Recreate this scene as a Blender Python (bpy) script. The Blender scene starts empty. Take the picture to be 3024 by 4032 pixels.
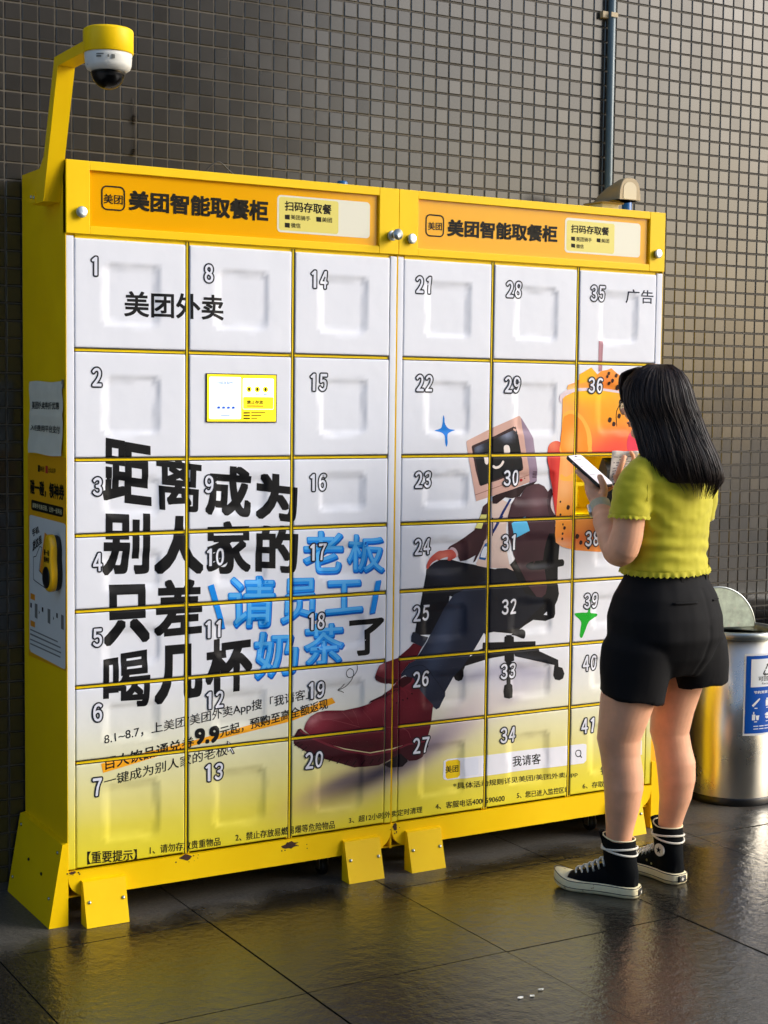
import bpy, bmesh, math, random, bisect
from mathutils import Vector, Matrix, noise
from mathutils.geometry import tessellate_polygon
random.seed(7)
sc = bpy.context.scene
COL = sc.collection
R = math.radians
# ------------------------------------------------------------------ camera
cam = bpy.data.cameras.new('camera'); camo = bpy.data.objects.new('camera', cam); COL.objects.link(camo)
cam.sensor_fit = 'VERTICAL'; cam.sensor_height = 24.0; cam.lens = 6133.4/4032*24
cam.clip_end = 500; cam.clip_start = 0.05
rx = Vector((0.86191694, -0.50691909, 0.01149916)); uy = Vector((0.02737266, 0.06916343, 0.99722974)); fw = Vector((0.50631011, 0.85921444, -0.07348886))
M = Matrix.Identity(4)
for i in range(3):
    M[i][0] = rx[i]; M[i][1] = uy[i]; M[i][2] = -fw[i]
M.translation = (-1.4091161, -4.10326192, 1.48098921)
camo.matrix_world = M
sc.camera = camo
# ------------------------------------------------------------------ world, sun, exposure
SUN_AZ, SUN_EL = R(57), R(26)      # azimuth measured from -Y towards +X (the open side of the place)
w = bpy.data.worlds.new('World'); sc.world = w; w.use_nodes = True
nt = w.node_tree; bg = nt.nodes['Background']
sky = nt.nodes.new('ShaderNodeTexSky'); sky.sky_type = 'NISHITA'; sky.sun_disc = False
sky.sun_elevation = SUN_EL; sky.air_density = 1.0; sky.dust_density = 3.0; sky.ozone_density = 2.0
sd = Vector((math.sin(SUN_AZ)*math.cos(SUN_EL), -math.cos(SUN_AZ)*math.cos(SUN_EL), math.sin(SUN_EL)))
sky.sun_rotation = math.atan2(sd.x, sd.y)
nt.links.new(sky.outputs[0], bg.inputs[0]); bg.inputs[1].default_value = 0.15
sl = bpy.data.lights.new('sun', 'SUN'); sl.energy = 1.25; sl.angle = R(28); sl.color = (0.96, 0.985, 1.0)
so = bpy.data.objects.new('sun', sl); COL.objects.link(so)
so.rotation_euler = sd.to_track_quat('Z', 'Y').to_euler()
sc.view_settings.view_transform = 'Standard'; sc.view_settings.look = 'None'; sc.view_settings.gamma = 1.0
sc.view_settings.exposure = 0.62

# ------------------------------------------------------------------ helpers
def lin(c):
    return tuple(((v/255)/12.92 if v/255 <= 0.04045 else ((v/255+0.055)/1.055)**2.4) for v in c)
def tag(o, label=None, cat=None, group=None, kind=None):
    if label: o['label'] = label
    if cat: o['category'] = cat
    if group: o['group'] = group
    if kind: o['kind'] = kind
    return o
def empty(name, loc, rz=0.0):
    o = bpy.data.objects.new(name, None); COL.objects.link(o); o.location = loc; o.rotation_euler = (0, 0, rz); o.empty_display_size = .1
    return o
bpy_update = bpy.context.view_layer.update
class MB:
    """collects shapes, built as one mesh object"""
    def __init__(s): s.v = []; s.f = []; s.mi = []; s.sm = []
    def add(s, vs, fs, mi=0, smooth=False):
        n = len(s.v); s.v += [tuple(v) for v in vs]
        for f in fs:
            s.f.append([i+n for i in f]); s.mi.append(mi); s.sm.append(smooth)
        return s
    def box(s, x0, x1, y0, y1, z0, z1, mi=0, bev=0.0):
        if bev <= 0:
            vs = [(x, y, z) for x in (x0, x1) for y in (y0, y1) for z in (z0, z1)]
            return s.add(vs, [(0, 1, 3, 2), (4, 6, 7, 5), (0, 4, 5, 1), (2, 3, 7, 6), (0, 2, 6, 4), (1, 5, 7, 3)], mi)
        bm = bmesh.new(); bmesh.ops.create_cube(bm, size=1)
        for v in bm.verts: v.co = ((x0+x1)/2+v.co.x*(x1-x0), (y0+y1)/2+v.co.y*(y1-y0), (z0+z1)/2+v.co.z*(z1-z0))
        bmesh.ops.bevel(bm, geom=list(bm.edges), offset=bev, segments=2, affect='EDGES', profile=.5)
        s.frombm(bm, mi); return s
    def frombm(s, bm, mi=0, smooth=False):
        bm.verts.ensure_lookup_table(); bm.verts.index_update()
        s.add([v.co for v in bm.verts], [[v.index for v in f.verts] for f in bm.faces], mi, smooth); bm.free()
    def ring_tube(s, rings, mi=0, cap=True, smooth=True, closed=False):
        n = len(rings[0]); vs = [p for r in rings for p in r]; fs = []
        m = len(rings)
        for i in range(m if closed else m-1):
            for j in range(n):
                a = i*n+j; b = i*n+(j+1) % n; c = ((i+1) % m)*n+(j+1) % n; d = ((i+1) % m)*n+j
                fs.append((a, b, c, d))
        if cap and not closed:
            fs.append(tuple(range(n-1, -1, -1))); fs.append(tuple((m-1)*n+j for j in range(n)))
        return s.add(vs, fs, mi, smooth)
    def tube(s, pts, rad, n=10, mi=0, smooth=True, cap=True, flat=None):
        pts = [Vector(p) for p in pts]
        if not hasattr(rad, '__len__'): rad = [rad]*len(pts)
        rings = []; ref = None
        for i, p in enumerate(pts):
            t = (pts[min(i+1, len(pts)-1)]-pts[max(i-1, 0)]).normalized()
            if ref is None:
                ref = Vector((0, 0, 1)) if abs(t.z) < .9 else Vector((0, 1, 0))
            u = (ref-t*ref.dot(t)).normalized(); ref = u; v = t.cross(u)
            r = rad[i]; ru, rv = (r if hasattr(r, '__len__') else (r, r))
            rings.append([p+u*ru*math.cos(2*math.pi*k/n)+v*rv*math.sin(2*math.pi*k/n) for k in range(n)])
        return s.ring_tube(rings, mi, cap, smooth)
    def lathe(s, prof, c=(0, 0, 0), n=40, mi=0, smooth=True, axis='z', cap=True):
        rings = []
        for r, h in prof:
            ring = []
            for k in range(n):
                a = 2*math.pi*k/n; x, y = r*math.cos(a), r*math.sin(a)
                q = (x, y, h) if axis == 'z' else ((x, h, y) if axis == 'y' else (h, x, y))
                ring.append((c[0]+q[0], c[1]+q[1], c[2]+q[2]))
            rings.append(ring)
        return s.ring_tube(rings, mi, cap, smooth)
    def prism(s, pts, y0, y1, mi=0, plane='xz'):
        """extrude a polygon; plane names its two axes"""
        def q(a, b, d): return (a, d, b) if plane == 'xz' else ((d, a, b) if plane == 'yz' else (a, b, d))
        n = len(pts)
        vs = [q(a, b, y0) for a, b in pts]+[q(a, b, y1) for a, b in pts]
        fs = [tuple(range(n)), tuple(range(2*n-1, n-1, -1))]+[(i, n+i, n+(i+1) % n, (i+1) % n) for i in range(n)]
        return s.add(vs, fs, mi)
    def build(s, name, mats, parent=None, fix=True):
        me = bpy.data.meshes.new(name); me.from_pydata(s.v, [], s.f); me.update()
        if not isinstance(mats, (list, tuple)): mats = [mats]
        for m in mats: me.materials.append(m)
        me.polygons.foreach_set('material_index', s.mi); me.polygons.foreach_set('use_smooth', s.sm)
        if fix:
            bm = bmesh.new(); bm.from_mesh(me); bmesh.ops.recalc_face_normals(bm, faces=bm.faces); bm.to_mesh(me); bm.free()
        o = bpy.data.objects.new(name, me); COL.objects.link(o)
        if parent: o.parent = parent
        return o
def remeshed(mb, voxel, smooth=6, sub=0):
    o = mb.build('tmp', [], None)
    m = o.modifiers.new('r', 'REMESH'); m.mode = 'VOXEL'; m.voxel_size = voxel; m.use_smooth_shade = True
    if smooth:
        k = o.modifiers.new('s', 'SMOOTH'); k.factor = .5; k.iterations = smooth
    bpy_update()
    me = bpy.data.meshes.new_from_object(o.evaluated_get(bpy.context.evaluated_depsgraph_get()))
    old = o.data; bpy.data.objects.remove(o); bpy.data.meshes.remove(old)
    me.polygons.foreach_set('use_smooth', [True]*len(me.polygons))
    return me
def meshobj(name, me, mats, parent=None):
    me.name = name; me.materials.clear()
    for m in (mats if isinstance(mats, (list, tuple)) else [mats]): me.materials.append(m)
    o = bpy.data.objects.new(name, me); COL.objects.link(o)
    if parent: o.parent = parent
    return o
# ------------------------------------------------------------------ materials
def mat(name, col, rough=.5, metal=0.0, spec=.5, coat=0.0, var=0.0, vscale=8.0, bump=0.0, bscale=200.0, rvar=0.0, stain=None, sss=0.0, sheen=0.0):
    m = bpy.data.materials.new(name); m.use_nodes = True; t = m.node_tree; p = t.nodes['Principled BSDF']
    c = lin(col) if max(col) > 1.0 else col
    p.inputs['Base Color'].default_value = (*c, 1); p.inputs['Roughness'].default_value = rough; p.inputs['Metallic'].default_value = metal
    p.inputs['Specular IOR Level'].default_value = spec; p.inputs['Coat Weight'].default_value = coat; p.inputs['Coat Roughness'].default_value = .15
    if sss: p.inputs['Subsurface Weight'].default_value = sss; p.inputs['Subsurface Radius'].default_value = (.012, .005, .003)
    if sheen: p.inputs['Sheen Weight'].default_value = sheen
    tc = t.nodes.new('ShaderNodeTexCoord')
    if var or rvar or stain:
        n = t.nodes.new('ShaderNodeTexNoise'); n.inputs['Scale'].default_value = vscale; n.inputs['Detail'].default_value = 6; n.inputs['Roughness'].default_value = .65
        t.links.new(tc.outputs['Object'], n.inputs['Vector'])
    if var:
        mx = t.nodes.new('ShaderNodeMix'); mx.data_type = 'RGBA'
        mx.inputs[6].default_value = (*[max(0, v*(1-var)) for v in c], 1); mx.inputs[7].default_value = (*[min(1, v*(1+var)) for v in c], 1)
        mr = t.nodes.new('ShaderNodeMapRange'); mr.inputs[1].default_value = .3; mr.inputs[2].default_value = .7
        t.links.new(n.outputs[0], mr.inputs[0]); t.links.new(mr.outputs[0], mx.inputs[0]); t.links.new(mx.outputs[2], p.inputs['Base Color'])
        last = mx.outputs[2]
    if stain:   # dirt flecks with a shape of their own
        n2 = t.nodes.new('ShaderNodeTexNoise'); n2.inputs['Scale'].default_value = stain[1]; n2.inputs['Detail'].default_value = 3
        t.links.new(tc.outputs['Object'], n2.inputs['Vector'])
        r2 = t.nodes.new('ShaderNodeMapRange'); r2.inputs[1].default_value = stain[2]; r2.inputs[2].default_value = stain[2]+.03
        t.links.new(n2.outputs[0], r2.inputs[0])
        m2 = t.nodes.new('ShaderNodeMix'); m2.data_type = 'RGBA'; m2.inputs[7].default_value = (*lin(stain[0]), 1)
        if var: t.links.new(last, m2.inputs[6])
        else: m2.inputs[6].default_value = (*c, 1)
        t.links.new(r2.outputs[0], m2.inputs[0]); t.links.new(m2.outputs[2], p.inputs['Base Color'])
    if rvar:
        mr = t.nodes.new('ShaderNodeMapRange'); mr.inputs[1].default_value = .3; mr.inputs[2].default_value = .7
        mr.inputs[3].default_value = max(.02, rough-rvar); mr.inputs[4].default_value = min(1, rough+rvar)
        t.links.new(n.outputs[0], mr.inputs[0]); t.links.new(mr.outputs[0], p.inputs['Roughness'])
    if bump:
        n3 = t.nodes.new('ShaderNodeTexNoise'); n3.inputs['Scale'].default_value = bscale; n3.inputs['Detail'].default_value = 4
        t.links.new(tc.outputs['Object'], n3.inputs['Vector'])
        b = t.nodes.new('ShaderNodeBump'); b.inputs['Strength'].default_value = bump; b.inputs['Distance'].default_value = .002
        t.links.new(n3.outputs[0], b.inputs['Height']); t.links.new(b.outputs[0], p.inputs['Normal'])
    return m
def emit(name, col, s=1.0):
    m = mat(name, col, .2); p = m.node_tree.nodes['Principled BSDF']; c = lin(col)
    p.inputs['Emission Color'].default_value = (*c, 1); p.inputs['Emission Strength'].default_value = s
    return m
Y_ = mat('yellow_paint', (255, 208, 0), .42, spec=.22, var=.05, vscale=5, rvar=.06, stain=((60, 45, 20), 30, .79), bump=.05, bscale=90)
YI = mat('yellow_inside', (255, 216, 4), .45, spec=.2, var=.05)
AMB = mat('amber_panel', (240, 172, 4), .14, spec=.35, var=.03, vscale=2)
INK = mat('dark_ink', (30, 27, 18), .5, spec=.12)
CARD = mat('cream_card', (226, 224, 205), .3)
CARDY = mat('pale_yellow_card', (225, 212, 105), .3)
STEEL = mat('brushed_steel', (222, 217, 205), .3, 1.0, var=.05, vscale=3, rvar=.06)
CHROME = mat('chrome_lock', (186, 192, 186), .32, 1.0)
BLACKP = mat('black_plastic', (14, 14, 15), .35)
DARK = mat('dark_gap', (10, 9, 7), .7)
WHITEP = mat('white_plastic', (222, 222, 214), .45, var=.05, vscale=20, stain=((110, 108, 95), 45, .70))
BEIGE = mat('beige_plastic', (176, 156, 118), .5, var=.06, vscale=10)
CREAMB = mat('cream_base', (232, 226, 200), .5, var=.05)
BLUEP = mat('blue_pipe', (18, 92, 160), .35, var=.05)
GREYP = mat('grey_pipe', (88, 106, 112), .35, var=.08, vscale=6)
PAPER = mat('taped_paper', (226, 222, 200), .6, var=.06, vscale=12, bump=.3, bscale=25)
RUST = mat('rust', (62, 34, 18), .8, var=.4, vscale=60)
def vinyl():
    m = bpy.data.materials.new('printed_vinyl'); m.use_nodes = True; t = m.node_tree; p = t.nodes['Principled BSDF']
    a = t.nodes.new('ShaderNodeAttribute'); a.attribute_name = 'print_ink'
    t.links.new(a.outputs['Color'], p.inputs['Base Color'])
    p.inputs['Roughness'].default_value = .45; p.inputs['Specular IOR Level'].default_value = .16
    tc = t.nodes.new('ShaderNodeTexCoord'); n = t.nodes.new('ShaderNodeTexNoise'); n.inputs['Scale'].default_value = 9; n.inputs['Detail'].default_value = 3
    t.links.new(tc.outputs['Object'], n.inputs['Vector'])
    b = t.nodes.new('ShaderNodeBump'); b.inputs['Strength'].default_value = .12; b.inputs['Distance'].default_value = .01
    t.links.new(n.outputs[0], b.inputs['Height']); t.links.new(b.outputs[0], p.inputs['Normal'])
    return m
VIN = vinyl()

# ------------------------------------------------------------------ measured layout (metres)
ART=[
('T','距',[(106,1362),(248,1338),(251,1167),(105,1187)],'ink',0.031,0),
('T','离',[(262,1315),(402,1297),(397,1144),(267,1158)],'ink',0.024,0),
('T','成',[(414,1283),(562,1272),(559,1124),(414,1140)],'ink',0.034,0),
('T','为',[(575,1260),(710,1244),(711,1106),(575,1123)],'ink',0.042,0),
('T','别',[(104,1156),(245,1146),(244,975),(103,978)],'ink',0.034,0),
('T','人',[(260,1141),(408,1134),(407,968),(260,975)],'ink',0.042,0),
('T','家',[(417,1118),(559,1117),(560,960),(418,967)],'ink',0.03,0),
('T','的',[(576,1103),(714,1096),(714,955),(576,965)],'ink',0.034,0),
('T','只',[(108,951),(245,947),(245,782),(108,778)],'ink',0.042,0),
('T','差',[(259,958),(405,953),(404,797),(259,793)],'ink',0.028,0),
('T','喝',[(106,750),(245,761),(245,597),(104,604)],'ink',0.022,0),
('T','几',[(259,768),(406,769),(406,608),(259,600)],'ink',0.042,0),
('T','杯',[(415,773),(565,781),(564,618),(416,613)],'ink',0.034,0),
('T','了',[(893,801),(1013,805),(1009,691),(899,691)],'ink',0.03,0),
('T','老',[(724,1083),(874,1077),(870,947),(731,952)],'blue',0.04,1),
('T','板',[(881,1069),(1014,1055),(1014,942),(882,951)],'blue',0.04,1),
('T','请',[(482,960),(645,952),(636,797),(488,803)],'blue',0.04,1),
('T','员',[(661,944),(785,940),(783,814),(654,804)],'blue',0.04,1),
('T','工',[(805,930),(938,927),(939,826),(805,822)],'blue',0.04,1),
('T','奶',[(569,790),(720,781),(718,653),(570,644)],'blue',0.04,1),
('T','茶',[(733,801),(879,797),(875,670),(734,668)],'blue',0.04,1),
('P','slashA',[(422,932),(440,937),(479,807),(462,805)],0),
('P','slashB',[(982,919),(1001,921),(980,822),(961,819)],0),
('T','美团外卖',[(170,1766),(470,1767),(471,1695),(170,1696)],'ink',0.02,0),
('T','广告',[(1937,1850),(2054,1850),(2053,1805),(1939,1804)],'navy',0.008,0),
('T','8.1~8.7，上美团/美团外卖App搜「我请客」',[(108,531),(754,606),(755,569),(108,496)],'ink',0.006,0),
('P','hilite',[(98,448),(385,486),(681,531),(836,569),(848,552),(695,511),(397,473),(104,421)],0),
('T','百大饮品通兑券',[(106,464),(380,499),(380,466),(106,427)],'ink',0.014,0),
('T','9.9',[(382,518),(460,522),(460,472),(383,471)],'ink',0.04,0),
('T','元起，预购至高全额返现',[(462,516),(821,569),(823,536),(462,484)],'ink',0.014,0),
('T','一键成为别人家的老板',[(107,410),(486,464),(486,431),(107,379)],'ink',0.006,0),
('P','cursor',[(484,474),(514,450),(501,449),(510,433),(502,431),(494,445),(486,438)],0),
('P','cursorW',[(487,470),(508,451),(497,451),(505,435),(503,434),(496,448),(488,442)],0),
('T','【重要提示】',[(57,203),(205,189),(205,158),(57,166)],'ink',0.015,0),
('T','1、请勿存放贵重物品',[(244,193),(465,189),(465,164),(244,168)],'ink',0.01,0),
('T','2、禁止存放易燃易爆等危险物品',[(513,193),(847,189),(847,164),(513,169)],'ink',0.01,0),
('T','3、超12小时外卖定时清理',[(896,193),(1162,194),(1162,173),(896,172)],'ink',0.01,0),
('T','4、客服电话4000590600',[(1211,198),(1478,193),(1478,170),(1211,176)],'ink',0.01,0),
('T','5、您已进入监控区域',[(1527,195),(1743,189),(1744,168),(1527,173)],'ink',0.01,0),
('T','6、存取餐',[(1796,194),(1914,190),(1914,169),(1797,173)],'ink',0.01,0),
('P','bar',[(1243,328),(1257,333),(1795,328),(1808,325),(1810,318),(1810,269),(1800,261),(1258,265),(1245,269),(1241,277)],0),
('P','icon',[(1251,325),(1260,328),(1295,328),(1304,322),(1305,277),(1298,269),(1258,268),(1251,276)],0),
('T','美团',[(1250,312),(1298,310),(1299,287),(1250,288)],'ink',0.015,0),
('T','我请客',[(1510,315),(1624,313),(1625,277),(1511,280)],'ink',0.012,0),
('P','icon2',[(1315,326),(1322,329),(1366,328),(1372,323),(1373,277),(1367,271),(1324,271),(1318,275)],0),
('T','*具体活动规则详见美团/美团外卖App',[(1280,254),(1774,238),(1775,217),(1281,229)],'ink',0.004,0),
('T','扫',[(1873,238),(1905,238),(1905,212),(1874,213)],'ink',0.004,0),
('T','请',[(2025,236),(2053,236),(2054,213),(2025,214)],'ink',0.01,0),
('P','qrwhite',[(2004,313),(2049,313),(2051,263),(2005,264)],0),
('P','starB',[(1224,1427),(1228,1418),(1229,1404),(1236,1392),(1247,1384),(1266,1381),(1249,1375),(1239,1369),(1236,1358),(1237,1341),(1233,1329),(1228,1341),(1227,1358),(1223,1368),(1213,1374),(1191,1379),(1208,1384),(1217,1389),(1221,1404),(1222,1418)],1),
('P','starG',[(1815,814),(1816,793),(1814,772),(1825,768),(1846,764),(1847,757),(1829,750),(1811,742),(1801,727),(1792,707),(1781,688),(1772,694),(1774,718),(1777,736),(1771,749),(1753,763),(1750,772),(1777,773),(1803,773),(1805,794)],1),
('S','arrow',[(920,662),(920,650),(916,641),(906,630),(891,627),(882,637),(884,648),(894,654),(905,648),(907,636),(902,622),(891,606),(876,596),(856,590)],5),
('S','arrow',[(877,607),(868,598),(856,590),(867,586),(876,581)],5),
('S','search',[(1787,296),(1785,289),(1777,286),(1769,289),(1764,298),(1767,306),(1775,308),(1784,305),(1787,296)],7),
('S','search',[(1783,289),(1790,282)],8),
('P','chairback',[(1612,1064),(1662,1064),(1680,1003),(1675,927),(1676,877),(1682,841),(1676,820),(1667,805),(1668,775),(1663,763),(1634,753),(1584,760),(1548,743),(1527,731),(1536,716),(1393,736),(1398,891),(1497,956)],0),
('P','chairhole',[(1625,774),(1638,784),(1639,772)],0),
('P','armrest',[(1548,938),(1557,947),(1591,954),(1678,955),(1693,955),(1700,947),(1698,935),(1687,932),(1626,926),(1574,925),(1555,930)],1),
('P','lever',[(1494,719),(1530,732),(1547,728),(1550,718),(1546,704),(1536,703),(1511,713)],1),
('P','stem',[(1472,718),(1494,717),(1495,713),(1503,711),(1504,689),(1506,632),(1496,629),(1496,557),(1504,551),(1506,532),(1503,511),(1489,508),(1469,514),(1466,535),(1469,554),(1478,557),(1475,627),(1468,635),(1466,713),(1473,715)],0),
('P','plate',[(1382,700),(1590,690),(1591,672),(1606,665),(1606,653),(1366,671),(1368,678),(1381,681)],0),
('P','legR',[(1500,665),(1603,657),(1684,621),(1686,598),(1702,593),(1711,573),(1706,557),(1691,552),(1673,556),(1665,571),(1667,587),(1669,605),(1510,646)],0),
('P','legL',[(1471,667),(1366,671),(1315,651),(1287,629),(1277,597),(1283,586),(1295,581),(1307,584),(1312,596),(1310,616),(1315,629),(1414,647),(1471,651)],0),
('P','hand',[(1167,950),(1170,964),(1181,980),(1197,993),(1213,1001),(1229,1002),(1249,1004),(1265,1002),(1277,990),(1277,979),(1265,973),(1253,969),(1246,972),(1247,981),(1229,978),(1213,972),(1207,974),(1195,969),(1186,963),(1176,950),(1170,947)],1),
('P','cuff',[(1251,1003),(1259,1011),(1273,1008),(1283,996),(1285,982),(1277,979),(1269,997),(1257,1005)],1),
('P','backpant',[(1166,945),(1194,964),(1217,973),(1257,973),(1298,962),(1339,954),(1397,940),(1498,921),(1515,885),(1399,822),(1317,793),(1264,854),(1253,858),(1248,831),(1224,795),(1201,759),(1189,738),(1124,742),(1144,837),(1155,890)],0),
('P','shirt',[(1405,1153),(1438,1162),(1480,1144),(1475,1110),(1465,1068),(1471,985),(1480,950),(1498,925),(1472,936),(1434,938),(1388,942),(1355,949),(1351,957),(1357,966),(1371,1003),(1387,1037),(1410,1091)],0),
('P','lanyard',[(1477,1160),(1485,1159),(1458,1118),(1418,1053),(1413,1060),(1449,1121)],0),
('P','lanyard',[(1445,1107),(1454,1105),(1415,1049),(1411,1058)],0),
('P','lanyardb',[(1410,1101),(1415,1101),(1414,1043),(1411,1043)],0),
('P','badge',[(1385,1019),(1396,1021),(1395,1002),(1389,968),(1386,965),(1365,969),(1362,972),(1371,996)],0),
('P','badgeW',[(1382,1009),(1395,1009),(1394,995),(1387,973),(1367,976),(1373,996)],0),
('P','jacketL',[(1395,1152),(1398,1093),(1393,1051),(1390,1034),(1376,1023),(1362,1035),(1337,1053),(1366,1112),(1374,1138)],0),
('P','jacketL2',[(1385,1126),(1393,1126),(1386,1054),(1379,1020),(1367,996),(1347,963),(1327,955),(1339,960),(1349,983),(1314,968),(1294,965),(1286,979),(1283,994),(1273,1008),(1245,1005),(1253,1014),(1281,1027),(1313,1046),(1345,1065),(1365,1099),(1371,1123)],0),
('P','jacketR',[(1545,1199),(1570,1205),(1596,1206),(1618,1197),(1633,1179),(1644,1191),(1652,1170),(1649,1140),(1657,1109),(1663,1100),(1660,1067),(1659,1042),(1637,1043),(1623,990),(1617,948),(1633,868),(1627,844),(1612,833),(1590,837),(1559,872),(1521,934),(1499,977),(1476,1043),(1471,1103),(1484,1144),(1502,1164),(1524,1167)],0),
('P','sleevecuff',[(1644,1189),(1650,1170),(1642,1140),(1652,1109),(1662,1097),(1639,1098),(1629,1128),(1630,1158)],1),
('P','sleevewhite',[(1650,1168),(1654,1158),(1657,1127),(1662,1103),(1654,1109),(1642,1128),(1642,1146)],1),
('P','noteY',[(1367,1112),(1389,1112),(1388,1101),(1377,1086),(1369,1067),(1344,1070),(1359,1091)],0),
('P','noteB',[(1486,1081),(1541,1101),(1545,1089),(1559,1054),(1499,1030)],0),
('P','thumb',[(1625,1314),(1628,1329),(1641,1341),(1661,1345),(1678,1339),(1682,1329),(1679,1302),(1675,1248),(1670,1203),(1666,1154),(1663,1100),(1653,1140),(1648,1188),(1640,1224),(1632,1254),(1624,1281)],1),
('P','frontpant',[(1242,832),(1269,862),(1404,906),(1410,846),(1393,768),(1386,733),(1368,706),(1352,684),(1329,654),(1306,628),(1274,595),(1245,552),(1245,537),(1220,503),(1209,499),(1197,508),(1155,554),(1117,596),(1092,618),(1078,613),(1077,623),(1104,653),(1127,661),(1144,683),(1189,742),(1224,798)],0),
('P','pantR',[(1397,926),(1434,937),(1472,936),(1498,925),(1520,885),(1546,849),(1585,838),(1615,845),(1624,809),(1527,738),(1409,731),(1393,724),(1317,793),(1348,894)],0),
('P','cuffback',[(1117,751),(1123,752),(1148,739),(1178,731),(1153,702),(1112,722),(1112,738)],0),
('P','bootback',[(1119,716),(1135,713),(1153,702),(1127,661),(1104,653),(1078,625),(1078,611),(1065,601),(1025,596),(1003,602),(986,611),(982,621),(990,641),(998,656),(1020,664),(1064,674),(1077,684),(1104,702)],0),
('P','bootbacksole',[(986,628),(1016,614),(1061,608),(1072,610),(1063,601),(1052,592),(1008,602),(986,611),(982,621)],0),
('P','boot',[(737,482),(744,501),(759,519),(781,529),(817,531),(877,526),(929,531),(967,541),(1005,560),(1028,568),(1051,583),(1066,605),(1090,615),(1121,607),(1145,568),(1174,538),(1198,514),(1194,492),(1189,448),(1176,408),(1144,397),(1085,397),(1046,391),(969,387),(878,409),(811,432),(763,458)],0),
('P','sole',[(717,484),(726,486),(737,476),(767,455),(818,428),(878,404),(969,380),(1050,384),(1105,398),(1176,403),(1182,383),(1161,351),(1137,344),(1109,345),(1078,372),(1031,353),(1000,343),(917,344),(864,364),(811,383),(745,413),(709,436),(703,443),(706,466)],0),
('P','welt',[(726,486),(737,476),(767,456),(818,431),(878,406),(969,384),(1050,388),(1105,401),(1176,406),(1178,400),(1105,395),(1050,380),(969,376),(878,399),(818,424),(763,450),(723,477)],0),
('P','heelgap',[(1050,367),(1089,374),(1101,361),(1105,344),(1086,329),(1039,331),(1016,343),(1043,354)],0),
('P','tongue',[(1067,601),(1090,615),(1119,608),(1113,594),(1067,571),(1028,556),(994,551),(960,540),(967,548),(1007,561),(1044,580)],0),
('S','lace',[(1028,571),(1048,564),(1067,558),(1083,543)],9),
('S','lace',[(1038,574),(1063,578),(1090,569),(1100,545)],9),
('S','lace',[(1059,599),(1075,581),(1102,570),(1116,558)],9),
('S','lace',[(1021,555),(1044,546),(1060,535)],9),
('S','lace',[(1007,553),(1029,534),(1042,519)],9),
('S','lace',[(1063,598),(1044,580),(1028,566)],9),
('S','lace',[(1044,546),(1028,554),(1059,572)],9),
('S','eyelet',[(1041,519),(1042,517)],10),
('S','eyelet',[(1100,545),(1101,543)],10),
('S','eyelet',[(1116,558),(1118,557)],10),
('S','eyelet',[(1083,541),(1085,540)],10),
('S','eyelet',[(1061,534),(1062,532)],10),
('S','stitch',[(1015,529),(1012,499),(1016,465)],3),
('S','stitch',[(759,477),(777,495),(810,506),(862,493),(930,470)],3),
('S','stitch',[(1026,460),(1076,454),(1104,439),(1114,418)],3),
('S','crease',[(869,524),(888,504),(907,485)],3),
('S','crease',[(907,525),(918,504),(926,477)],3),
('S','crease',[(937,526),(952,508),(972,486)],3),
('S','tread',[(782,410),(772,398)],8),
('S','tread',[(809,398),(799,385)],8),
('S','tread',[(837,386),(827,374)],8),
('S','tread',[(865,377),(855,364)],8),
('S','tread',[(894,370),(883,357)],8),
('S','tread',[(922,365),(912,353)],8),
('S','tread',[(950,364),(940,351)],8),
('S','tread',[(979,364),(968,351)],8),
('S','tread',[(1008,368),(997,355)],8),
('S','tread',[(720,445),(707,436)],8),
('S','tread',[(732,437),(720,429)],8),
('S','tread',[(747,427),(734,419)],8),
('S','pantfold',[(1077,619),(1091,633),(1154,644),(1209,592),(1245,546)],3),
('P','monside',[(1514,1426),(1525,1415),(1552,1380),(1566,1353),(1575,1303),(1587,1237),(1587,1215),(1559,1208),(1555,1215),(1533,1333)],0),
('P','monfront',[(1307,1344),(1311,1348),(1411,1390),(1504,1424),(1514,1426),(1520,1420),(1534,1333),(1559,1216),(1555,1211),(1487,1190),(1348,1155),(1343,1176),(1311,1317)],0),
('P','monbezel',[(1327,1328),(1330,1332),(1412,1361),(1492,1394),(1497,1393),(1501,1384),(1517,1315),(1528,1259),(1527,1253),(1518,1248),(1443,1224),(1364,1203),(1359,1207),(1344,1252)],0),
('P','monscreen',[(1336,1324),(1342,1328),(1412,1352),(1497,1384),(1503,1376),(1517,1309),(1525,1259),(1518,1251),(1443,1230),(1367,1205),(1360,1211),(1349,1258)],0),
('P','monline',[(1343,1176),(1555,1237),(1555,1235),(1344,1174)],0),
('P','moneye',[(1451,1327),(1455,1332),(1464,1333),(1471,1329),(1475,1318),(1474,1306),(1470,1301),(1461,1299),(1455,1302),(1451,1315)],1),
('P','moneye',[(1375,1299),(1379,1306),(1387,1306),(1392,1298),(1393,1281),(1389,1272),(1384,1271),(1378,1278)],1),
('S','monsmile',[(1411,1265),(1419,1261),(1432,1263),(1442,1270),(1448,1279)],20),
('S','vent',[(1569,1245),(1583,1245)],5),
('S','vent',[(1569,1240),(1583,1241)],5),
('S','vent',[(1569,1236),(1583,1236)],5),
('S','vent',[(1569,1231),(1583,1232)],5),
('S','vent',[(1569,1227),(1584,1227)],5),
('S','monbtn',[(1523,1219),(1525,1219)],22),
('S','vent',[(1537,1225),(1538,1225)],9),
('P','monshade',[(1426,1175),(1487,1190),(1559,1208),(1587,1215),(1574,1204),(1545,1196),(1520,1167),(1488,1161),(1459,1165),(1427,1145),(1411,1146),(1409,1168)],0),
('P','straw',[(1825,1675),(1844,1674),(1841,1575),(1826,1574)],0),
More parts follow.
